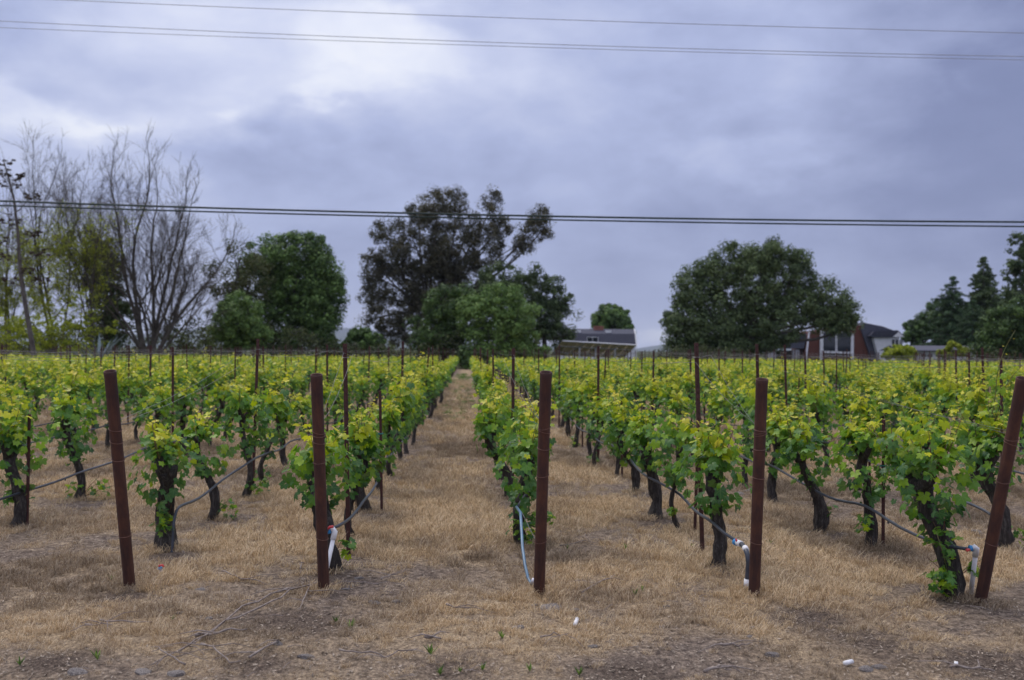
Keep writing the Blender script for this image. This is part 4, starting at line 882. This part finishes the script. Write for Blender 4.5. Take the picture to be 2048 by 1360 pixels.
# ------------------------------------------------------------------ trellis wires
for k in range(-8, 10):
    ys = [y for y in ([8.3 if k % 2 else 11.9][0]+6.8*i for i in range(12)) if y < END_Y]
    for wi, (dx, z, zend, nm) in enumerate(((-.09, 1.64, 1.22, 'left'), (.09, 1.66, 1.20, 'right'))):
        pts = [post_pt(k, zend)]
        for y in ys: pts.append(np.array((row_x(k)+dx*random.uniform(.3, 1.2), y, z+random.gauss(0, .03))))
        P_ = []
        for a, b in zip(pts[:-1], pts[1:]):
            sag = random.uniform(.01, .10)
            for t in np.linspace(0, 1, 5)[:-1]: P_.append(a+(b-a)*t-np.array((0, 0, 4*sag*t*(1-t))))
        P_.append(pts[-1]); P_ = np.array(P_)
        vis = [in_view(p[0], p[1], 300) for p in P_]; 
        if not any(vis): continue
        i0 = max(0, vis.index(True)-1); P_ = P_[i0:]
        if len(P_) < 2: continue
        mb = MB(); mb.tube(P_, .0017 if abs(k) < 5 else .0022, 3, caps=False); o = link('trellis_wire', mb.mesh('trellis_wire', m_wire, True)); tag(o, f'{nm}-hand thin wire strung over {rown(k)}', 'wire', 'trellis wires')
# ------------------------------------------------------------------ drip hoses and risers
for k in range(-5, 7):
    vy = sorted((v[3], v[2], v[1]) for v in vines if v[0] == k and v[3] < 34)
    if not vy: continue
    pts = []
    if k == 1: pts = [np.array(at(1480, 1087, 7.45))]
    elif k == 2: pts = [np.array(at(1935, 1098, 6.95))]
    elif k == -1: pts = [np.array(at(652, 1062, 7.3))]
    elif k == 0: pts = [np.array(at(1033, 1015, 8.6))]
    elif k == -3: pts = [np.array((row_x(k)-.1, 7.2, .42))]
    else: pts = [np.array((vy[0][1]+.06, vy[0][0]-.12, .0)), np.array((vy[0][1]+.07, vy[0][0]-.10, .2))]
    for j, (y, x, i_) in enumerate(vy):
        rr = random.Random(k*100+j); off = -.075 if k > 0 else .075
        if (k, i_) == (1, 2): off = -.04
        pts.append(np.array((x+off*(.6 if y > 12 else 1), y-.05, (.36 if k != 0 else .52)+rr.gauss(0, .035)+(.02*min(j, 3)))))
    P_ = []
    for a, b in zip(pts[:-1], pts[1:]):
        sag = random.uniform(.0, .07)
        for t in np.linspace(0, 1, 7)[:-1]: P_.append(a+(b-a)*t-np.array((0, 0, 4*sag*t*(1-t)))+np.array((random.gauss(0, .006), 0, 0)))
    P_.append(pts[-1]); P_ = np.array(P_)
    for _ in range(2): P_[1:-1] = (P_[:-2]+2*P_[1:-1]+P_[2:])/4
    mb = MB(); mb.tube(P_, .0125, 8); o = link('drip_hose', mb.mesh('drip_hose', m_hose, True)); tag(o, f'grey drip hose slung along {rown(k)}', 'hose', 'drip irrigation hoses')
    for j in range(3, min(len(P_), 40), 7):
        e = MB(); e.tube([P_[j]-np.array((0, 0, .005)), P_[j]-np.array((0, 0, .028))], .008, 6); link('emitter', e.mesh('emitter', m_hose), o)
def seg(name, pts, rad, mat, parent, sides=12):
    mb = MB(); mb.tube([Vector(p)-parent.location for p in pts], rad, sides); return link(name, mb.mesh(name, mat, True), parent)
def riser(label, base, topp, elbow_to, valve_to, handle, dep):
    g = gnd(*base); root = thing('irrigation_riser', label, 'pipe', (g.x, g.y, 0), 0, 'white irrigation risers'); T_ = at(*topp, dep)
    d = (T_-g).normalized(); seg('pipe', [g-d*.05, T_], .0165, m_pvc, root)
    e0 = T_-d*.05; E = at(*elbow_to, dep); seg('elbow', [e0, T_+d*.012, T_+d*.02+(E-T_)*.5, E], [.0215, .0215, .0205, .0195], m_pvc, root); 
    vv = seg('valve', [E, at(*valve_to, dep)], .021, m_blue, root); hd = seg('handle', [at(*handle[0], dep-.02), at(*handle[1], dep-.03), at(*handle[2], dep-.03)], [.009, .011, .010], m_red, root); hd.parent = vv
riser('white pipe riser with blue valve between the left aisle post and its vine', (646, 1172), (669, 1066), (662, 1061), (653, 1063), ((656, 1058), (660, 1054), (667, 1053)), 7.35)
riser('white pipe riser beside the leaning rightmost pipe post', (1941, 1192), (1952, 1100), (1945, 1097), (1938, 1096), ((1939, 1100), (1935, 1100), (1932, 1101)), 6.93)
g = gnd(1490, 1200); root = thing('hose_riser', 'black hose bending down to the ground beside the second post from right', 'hose', (g.x, g.y, 0)); dp = 7.15
q = [at(1477, 1086, dp+.2), at(1484, 1089, dp+.15), at(1491, 1098, dp+.08), at(1495, 1110, dp), at(1497, 1125, dp), at(1496, 1140, dp), at(1495, 1156, dp), at(1492, 1172, dp), at(1490, 1186, dp), g-Vector((0, 0, .05))]
seg('hose', q, .0185, m_hose, root); seg('sleeve', [at(1494.5, 1158, dp), at(1493, 1176, dp)], .0225, m_pvc, root); seg('collar', [at(1489.5, 1095, dp+.1), at(1493, 1101, dp+.06)], .0215, m_pvc, root)
seg('coupling', [at(1475, 1085, dp+.22), at(1482, 1088, dp+.16)], .023, m_pvc, root); vv = seg('valve', [at(1469, 1083, dp+.25), at(1475, 1086, dp+.22)], .024, m_blue, root); hd = seg('handle', [at(1471, 1081, dp+.2), at(1474, 1080, dp+.2)], .012, m_red, root); hd.parent = vv
g = gnd(1062, 1172); root = thing('hose_riser', 'pale blue hose hanging down beside the middle pipe post', 'hose', (g.x, g.y, 0)); dp = 7.25
seg('hose', [at(1033, 1014, 8.3), at(1041, 1025, 8.0), at(1043, 1060, 7.8), at(1045, 1095, 7.6), at(1050, 1130, 7.4), at(1056, 1155, 7.3), at(1061, 1166, 7.25), at(1066, 1166, 7.22)], .0115, m_bhose, root)
seg('fitting', [at(1065, 1167, 7.21), at(1068, 1158, 7.2)], .016, m_alu, root)
mb = MB(); mb.tube([at(1044, 1025, 7.9), at(1070, 1078, 7.1)], .0022, 4); tag(link('guy_wire', mb.mesh('guy_wire', m_wire)), 'short slanting wire between the middle pipe post and its vine', 'wire')
# dropped valve and bits of white pipe
g = gnd(320, 1150); root = thing('dropped_valve', 'white fitting with red handle lying in the grass by the leftmost post', 'fitting', (g.x, g.y, float(gh(g.x, g.y))))
seg('body', [g+Vector((-.012, 0, .02)), g+Vector((.018, .01, .022))], .020, m_pvc, root); seg('cap', [g+Vector((-.004, 0, .04)), g+Vector((.006, 0, .062))], [.017, .012], m_blue, root); seg('handle', [g+Vector((-.006, -.01, .07)), g+Vector((.02, -.01, .078)), g+Vector((.032, -.01, .062))], .008, m_red, root)
for (a, b, lb) in (((1150, 1252), (1154, 1240), 'short white pipe stub lying upright below the middle pipe post'), ((1689, 1339), (1704, 1335), 'white pipe scrap lying on the dirt at the bottom right'), ((1908, 1332), (1916, 1333), 'smallest white pipe scrap near the bottom right corner'), ((425, 1208), (426, 1209), None)):
    if not lb: continue
    p, q = gnd(*a), gnd(*b); p.z = q.z = float(gh(p.x, p.y))+.02; mb = MB(); mb.tube([p, q], .013, 10); tag(link('pipe_scrap', mb.mesh('pipe_scrap', m_pvc, True)), lb, 'pipe scrap', 'scraps of white pipe')
# ------------------------------------------------------------------ stones
def stone_mesh(seed, ang=.5):
    r = np.random.default_rng(seed); import bmesh
    bm = bmesh.new(); bmesh.ops.create_icosphere(bm, subdivisions=2, radius=1); d = [(rand_dirs(1, r)[0], r.uniform(.55, .9)) for _ in range(7)]
    for v in bm.verts:
        p = np.array(v.co)
        for dr, h_ in d:
            t = p.dot(dr)
            if t > h_: p = p-dr*(t-h_)*.9
        p *= 1+r.normal()*.03; v.co = p
    me = bpy.data.meshes.new('stone'); bm.to_mesh(me); bm.free(); me.materials.append(m_rock); return me
SM = [stone_mesh(i) for i in range(5)]
stones = [((1100, 1214), .095, 'largest flat pale stone lying below the middle pipe post'), ((1148, 1217), .045, 'smaller stone right of the flat pale stone'), ((402, 1184), .045, 'flat squarish stone in the grass between the two left posts'),
 ((794, 1206), .05, 'dark stone in the grass right of the left aisle post'), ((748, 1210), .055, 'pale low stone left of the dark one by the aisle'), ((690, 1182), .04, 'grey stone close right of the left aisle post'), ((612, 1318), .055, 'dark angular stone in the dirt at bottom left of centre'),
 ((362, 1226), .035, 'small dark stone right of the leftmost post'), ((156, 1352), .06, 'dark stone at the very bottom left'), ((350, 1352), .06, 'half-buried stone at the bottom edge'), ((284, 1345), .06, 'pale flat stone at the bottom edge left of centre'),
 ((1382, 1082), .05, 'round grey stone near the broad front vine'), ((1385, 1066), .045, 'upper grey stone near the broad front vine'), ((1500, 1271), .03, 'small dark clod below the second post from right'), ((1505, 1256), .03, 'flat grey pebble above the small dark clod'),
 ((1035, 1255), .045, 'low dark stone between the grass aisle and the white stub'), ((1545, 1316), .05, 'low grey stone at the lower right'), ((1735, 1344), .06, 'brown flat stone beside the white pipe scrap'), ((1759, 1338), .05, 'lighter stone right of the brown flat one'), ((1330, 1211), .04, 'flat dark stone in grass left of the second post from right'),
 ((75, 1043), .10, 'brown rock in the grass beside the left edge vine'), ((555, 1293), .04, 'small pale stone by the piled dry canes'), ((418, 1236), .035, 'small stone above the piled dry canes'), ((1185, 1287), .035, 'pale pebble below the white stub'), ((716, 1158), .045, 'pale stone behind the left aisle post'), ((700, 1175), .035, 'pebble by the trunk of the left aisle vine'),
 ((1500, 985), .09, 'pale rock on the pile behind the second post from right'), ((1480, 990), .07, 'left rock of the pile behind the second post from right'), ((1518, 1010), .06, 'low rock of the pile behind the second post from right'), ((1586, 1022), .07, 'rock on the mound between posts at right'), ((1600, 1035), .05, 'small rock on the mound between posts at right'), ((1950, 1065), .09, 'dark rock behind the rightmost pipe post'), ((1070, 1208), .03, 'small stone touching the flat pale stone')]
for i, (pxy, sz, lb) in enumerate(stones):
    g = gnd(*pxy); o = link('stone', SM[i % 5], loc=(g.x, g.y, float(gh(g.x, g.y))-sz*.02)); o.scale = (sz, sz*random.uniform(.55, .8), sz*random.uniform(.35, .55)); o.rotation_euler = (random.uniform(-.2, .2), random.uniform(-.2, .2), random.uniform(-.5, .5)); tag(o, lb, 'stone', 'stones lying on the ground')
# ------------------------------------------------------------------ pruned canes lying about
def ground_cane(pts, rad, label, seed, side=2):
    r = np.random.default_rng(seed); P_ = []
    for a, b in zip(pts[:-1], pts[1:]):
        for t in np.linspace(0, 1, 5)[:-1]:
            g = gnd(a[0]+(b[0]-a[0])*t+r.normal()*2, a[1]+(b[1]-a[1])*t+r.normal()*1.2); P_.append((g.x, g.y, float(gh(g.x, g.y))+.022+.02*r.random()))
    mb = MB(); n = len(P_); rr = np.linspace(rad, rad*.4, n); rr[::4] *= 1.3; mb.tube(P_, rr, 6)
    for k in range(side):
        i = r.integers(1, n-1); p = np.array(P_[i]); d = np.array((r.normal(), r.normal()*.7, .1)); d /= np.linalg.norm(d); q = p+d*r.uniform(.12, .35); q[2] = float(gh(q[0], q[1]))+.02; mb.tube([p, (p+q)/2+np.array((0, 0, .02)), q], [rad*.6, rad*.45, rad*.25], 5)
    tag(link('dry_cane', mb.mesh('dry_cane', m_drycane, True)), label, 'cane', 'dry pruned canes on the ground')
canes_ = [([(640, 1175), (560, 1195), (500, 1215), (440, 1255), (380, 1300), (280, 1358)], .007, 'longest dry cane running from the left aisle post to the bottom edge'),
 ([(600, 1185), (520, 1225), (430, 1265), (360, 1310), (300, 1350)], .006, 'dry cane lying close beside the longest one'), ([(625, 1182), (605, 1215), (592, 1240)], .006, 'short pale cane below the foot of the left aisle post'),
 ([(600, 1150), (605, 1130), (598, 1170)], .005, 'short twig left of the left aisle post'), ([(445, 1155), (480, 1168), (530, 1175)], .006, 'curved knobbly cane between the two left posts'), ([(760, 1168), (790, 1158), (820, 1143)], .005, 'thin cane slanting across the aisle edge'),
 ([(200, 1250), (260, 1255), (320, 1248)], .006, 'dark cane lying level at the left'), ([(170, 1258), (240, 1264)], .006, 'shorter dark cane under the level one at the left'), ([(890, 1219), (960, 1221)], .006, 'short level twig in the aisle mouth'), ([(850, 1282), (890, 1288)], .010, 'stubby piece of bark at the aisle mouth'),
 ([(1440, 1300), (1475, 1304), (1510, 1300)], .007, 'thin dark twig at lower right of centre'), ([(1410, 1358), (1440, 1350), (1465, 1358)], .009, 'arched brown cane at the bottom edge right of centre'), ([(1080, 1282), (1110, 1278), (1150, 1275)], .005, 'faint twig left of the white stub'), ([(1120, 1098), (1160, 1092), (1205, 1090)], .005, 'thin cane in the grass right of the middle post'),
 ([(1165, 1190), (1220, 1168), (1236, 1162)], .006, 'dry cane with a fork in the grass right of the middle post'), ([(680, 1318), (740, 1322), (800, 1316), (850, 1300)], .005, 'long thin twig at the bottom centre'), ([(400, 1295), (450, 1330), (490, 1345)], .006, 'cane crossing the pile towards the bottom'), ([(500, 1330), (560, 1295), (520, 1310)], .006, 'broken cane crossing the pile'),
 ([(760, 1178), (700, 1176)], .004, 'thin straight twig behind the left aisle post'), ([(1900, 1345), (1960, 1348), (2000, 1350)], .007, 'dark cane in the bottom right corner'), ([(370, 1340), (330, 1320), (300, 1300)], .005, 'thin cane at the left end of the pile'), ([(390, 1277), (450, 1270), (510, 1265)], .009, 'darkest cane across the middle of the pile')]
for i, (p, rd, lb) in enumerate(canes_): ground_cane(p, rd, lb, 500+i)
# loose litter: chips, bark, crumbs of soil
r = np.random.default_rng(21); n = 85000
lx = r.uniform(-5.5, 5.8, n); ly = 4.6+r.random(n)**1.8*8; dn = dens(lx, ly); k = r.random(n) < (1.12-dn); lx, ly = lx[k], ly[k]; n = len(lx); lz = gh(lx, ly)+.008
C = np.column_stack((lx, ly, lz)); a = r.random(n)*6.283; U = np.column_stack((np.cos(a), np.sin(a), r.normal(size=n)*.25)); Vv = np.column_stack((-np.sin(a), np.cos(a), r.normal(size=n)*.4)); s_ = .0025+.009*r.random(n)**3
V, F = quads(C, U, Vv, s_*1.7, s_*.5); t = r.random(n)
link('litter', raw_mesh('litter', V, F, simple('plant_litter', (.05, .038, .03), (.50, .41, .31), 60, .9, 0)), kind='stuff')
# clods of soil
r = np.random.default_rng(22)
# thin twigs strewn about
tw = MB()
for k in range(420):
    x = r.uniform(-5.5, 5.8); y = 4.7+r.random()**1.4*6
    if r.random() < float(dens(x, y))*.8: continue
    a = r.random()*6.283; ln = r.uniform(.03, .16); z = float(gh(x, y))+.012; p = np.array((x, y, z)); q = p+np.array((math.cos(a)*ln, math.sin(a)*ln, r.uniform(0, .02))); tw.tube([p, (p+q)/2+np.array((0, 0, .008)), q], [.002, .002, .001], 4, caps=False)
link('twig_litter', tw.mesh('twig_litter', m_drycane), kind='stuff')
# ------------------------------------------------------------------ grass (instanced tufts)
src = bpy.data.collections.new('grass_tufts')
for vi in range(8):
    r = np.random.default_rng(60+vi); V = []; F = []; Cc = []; nb = 34
    tall_ = vi in (0, 1, 2)
    for b in range(nb):
        a = r.random()*6.283; rr = .07*math.sqrt(r.random()); x, y = rr*math.cos(a), rr*math.sin(a); h_ = r.uniform(.035, .10 if tall_ else .06); a2 = r.random()*6.283; ln_ = r.uniform(.15, 1.6 if tall_ else 2.6)*h_
        dx, dy = math.cos(a2)*ln_, math.sin(a2)*ln_; w = r.uniform(.0016, .0030); px_, py_ = -math.sin(a2+.9)*w, math.cos(a2+.9)*w
        i = len(V); V += [(x-px_, y-py_, -.01), (x+px_, y+py_, -.01), (x+dx*.45+px_*.8, y+dy*.45+py_*.8, h_*.65), (x+dx*.45-px_*.8, y+dy*.45-py_*.8, h_*.65), (x+dx, y+dy, h_*(1.0 if ln_ < h_ else .75))]
        F += [(i, i+1, i+2), (i, i+2, i+3), (i+3, i+2, i+4)]; g_ = r.random(); Cc += [(0, g_, 0, 1)]*5
    o = bpy.data.objects.new('tuft', raw_mesh('tuft', np.array(V), np.array(F), m_dry, np.array(Cc))); src.objects.link(o)
r = np.random.default_rng(99)
def scatter(n, y0, y1, x0, x1, pw):
    x = r.uniform(x0, x1, n); y = y0+(y1-y0)*r.random(n)**pw; return x, y
xs, ys, ss = [], [], []
for (dn_, y0, y1, hs) in ((215, 4.5, 8, .85), (190, 8, 12, 1.0), (100, 12, 18, 1.3), (50, 18, 30, 1.7), (16, 30, 55, 2.3)):
    hw = y1*.56+1; n = int(dn_*(y1-y0)*2*hw); x, y = scatter(n, y0, y1, -hw+.4, hw+.6, 1); px_ = x*math.cos(YAW)-y*math.sin(YAW); k = np.abs(px_) < y*.54+.8; x, y = x[k], y[k]
    d = dens(x, y); k = r.random(len(x)) < np.clip(d*1.25-.05, .02, 1); x, y, d = x[k], y[k], d[k]; xs.append(x); ys.append(y); fr = np.clip((y-5.4)/1.6, 0, 1)
    ss.append(hs*(.55+.45*fr)*(.55+.75*r.random(len(x)))*(.6+.5*d))
for (bx, by) in [(p[0].x, p[0].y) for p in postinfo.values()]+[(v[2], v[3]) for v in vines[:26]]:      # longer grass left standing round posts and trunks
    n = 12; a = r.random(n)*6.283; rr = .05+.13*r.random(n); xs.append(bx+rr*np.cos(a)); ys.append(by+rr*np.sin(a)-.02); ss.append(.65+.5*r.random(n))
xs, ys, ss = map(np.concatenate, (xs, ys, ss)); print('tufts', len(xs))
pm = bpy.data.meshes.new('dry_grass'); pm.vertices.add(len(xs)); pm.vertices.foreach_set('co', np.column_stack((xs, ys, gh(xs, ys))).ravel())
at_ = pm.attributes.new('gs', 'FLOAT', 'POINT'); at_.data.foreach_set('value', ss); at_ = pm.attributes.new('gr', 'FLOAT', 'POINT'); at_.data.foreach_set('value', r.random(len(xs))*6.283)
gt = np.clip((fbm(xs*1.1, ys*.8, 91)-.5)*3.2+.5+r.normal(size=len(xs))*.12, 0, 1); at_ = pm.attributes.new('gt', 'FLOAT', 'POINT'); at_.data.foreach_set('value', gt)
at_ = pm.attributes.new('gi', 'INT', 'POINT'); at_.data.foreach_set('value', r.integers(0, 8, len(xs)).astype(np.int32))
gobj = link('dry_grass', pm, kind='stuff')
def gn_scatter(obj, coll, name):
    ng = bpy.data.node_groups.new(name, 'GeometryNodeTree'); ng.interface.new_socket('Geometry', in_out='INPUT', socket_type='NodeSocketGeometry'); ng.interface.new_socket('Geometry', in_out='OUTPUT', socket_type='NodeSocketGeometry')
    n = ng.nodes; l = ng.links; gi = n.new('NodeGroupInput'); go = n.new('NodeGroupOutput'); ip = n.new('GeometryNodeInstanceOnPoints'); ci = n.new('GeometryNodeCollectionInfo')
    ci.inputs['Collection'].default_value = coll; ci.inputs['Separate Children'].default_value = True; ci.inputs['Reset Children'].default_value = True
    def na(nm, dt):
        a = n.new('GeometryNodeInputNamedAttribute'); a.data_type = dt; a.inputs['Name'].default_value = nm; return a.outputs['Attribute']
    m2p = n.new('GeometryNodeMeshToPoints'); l.new(gi.outputs[0], m2p.inputs[0]); l.new(m2p.outputs[0], ip.inputs['Points']); l.new(ci.outputs[0], ip.inputs['Instance']); ip.inputs['Pick Instance'].default_value = True
    l.new(na('gi', 'INT'), ip.inputs['Instance Index']); cx = n.new('ShaderNodeCombineXYZ'); l.new(na('gr', 'FLOAT'), cx.inputs[2]); l.new(cx.outputs[0], ip.inputs['Rotation']); l.new(na('gs', 'FLOAT'), ip.inputs['Scale']); l.new(ip.outputs[0], go.inputs[0])
    md = obj.modifiers.new('scatter', 'NODES'); md.node_group = ng
gn_scatter(gobj, src, 'grass_scatter')
# ------------------------------------------------------------------ green weeds
WM = []
for vi in range(4):
    r = np.random.default_rng(160+vi); V = []; F = []; Cc = []
    for b in range(16):
        a = r.random()*6.283; h_ = r.uniform(.03, .10); ln_ = r.uniform(.3, .9)*h_; dx, dy = math.cos(a)*ln_, math.sin(a)*ln_; w = r.uniform(.004, .009); px_, py_ = -math.sin(a)*w, math.cos(a)*w; i = len(V)
        V += [(0, 0, 0), (dx*.5-px_, dy*.5-py_, h_*.6), (dx, dy, h_), (dx*.5+px_, dy*.5+py_, h_*.6)]; F.append((i, i+1, i+2, i+3)); g_ = r.random(); Cc += [(g_, g_, 0, 1)]*4
    WM.append(raw_mesh('weed', np.array(V), np.array(F), m_weed, np.array(Cc)))
weeds = [((225, 1165), 'between the two left posts near the leftmost one'), ((345, 1240), 'below the dropped white fitting'), ((672, 1250), 'under the left aisle post'), ((700, 1262), 'right of the stone under the left aisle post'), ((195, 1325), 'at the lower left corner'), ((862, 1312), 'at the bottom centre'), ((880, 1348), 'at the bottom edge of the centre'), ((1005, 1275), 'below the grass aisle'), ((965, 1338), 'at the bottom edge left of the white stub'), ((1158, 1350), 'at the bottom edge under the white stub'),
 ((1135, 1100), 'right of the middle pipe post'), ((1250, 1100), 'in the middle of the second gap'), ((1285, 1183), 'low between the middle post and next one'), ((1270, 1190), 'beside its twin between two right posts'), ((1520, 1135), 'right against the second post from right'), ((1385, 1095), 'under the grey stone near the broad vine'), ((1790, 1070), 'between the two rightmost vines'), ((40, 1335), 'in the far bottom left'), ((920, 1345), 'at the bottom edge beneath the aisle'), ((1060, 1345), 'at the bottom edge below the middle post'), ((1480, 1105), 'behind the black bent hose'), ((1540, 1090), 'in grass right of the second post from right')]
for i, (pxy, wh) in enumerate(weeds):
    g = gnd(*pxy); o = link('weed', WM[i % 4], loc=(g.x, g.y, float(gh(g.x, g.y)))); o.rotation_euler.z = random.random()*6; o.scale = [random.uniform(.35, .75)]*3; tag(o, f'small green weed {wh}', 'weed', 'small green weeds')
r = np.random.default_rng(44); P_ = []
for k in range(150):
    y = r.uniform(24, 70); x = -.26+r.normal()*.28; P_.append((x, y, .05))
P_ = np.array(P_); link('weeds', foliage_mesh('weeds', P_, np.full(len(P_), .16), 22, .035, m_weed, np.full(len(P_), .5), r, .4, .4), kind='stuff')
# ------------------------------------------------------------------ haze
M = bpy.data.materials.new('haze'); M.use_nodes = True; t_ = M.node_tree; t_.nodes.clear(); pv = t_.nodes.new('ShaderNodeVolumePrincipled'); ou = t_.nodes.new('ShaderNodeOutputMaterial')
pv.inputs['Color'].default_value = (.72, .80, .97, 1); pv.inputs['Density'].default_value = .00006; pv.inputs['Anisotropy'].default_value = 0.0; t_.links.new(pv.outputs[0], ou.inputs['Volume'])
mb = MB(); mb.box(-36000, 36000, -60, 17500, -1.5, 900); link('haze', mb.mesh('haze', M), kind='stuff')
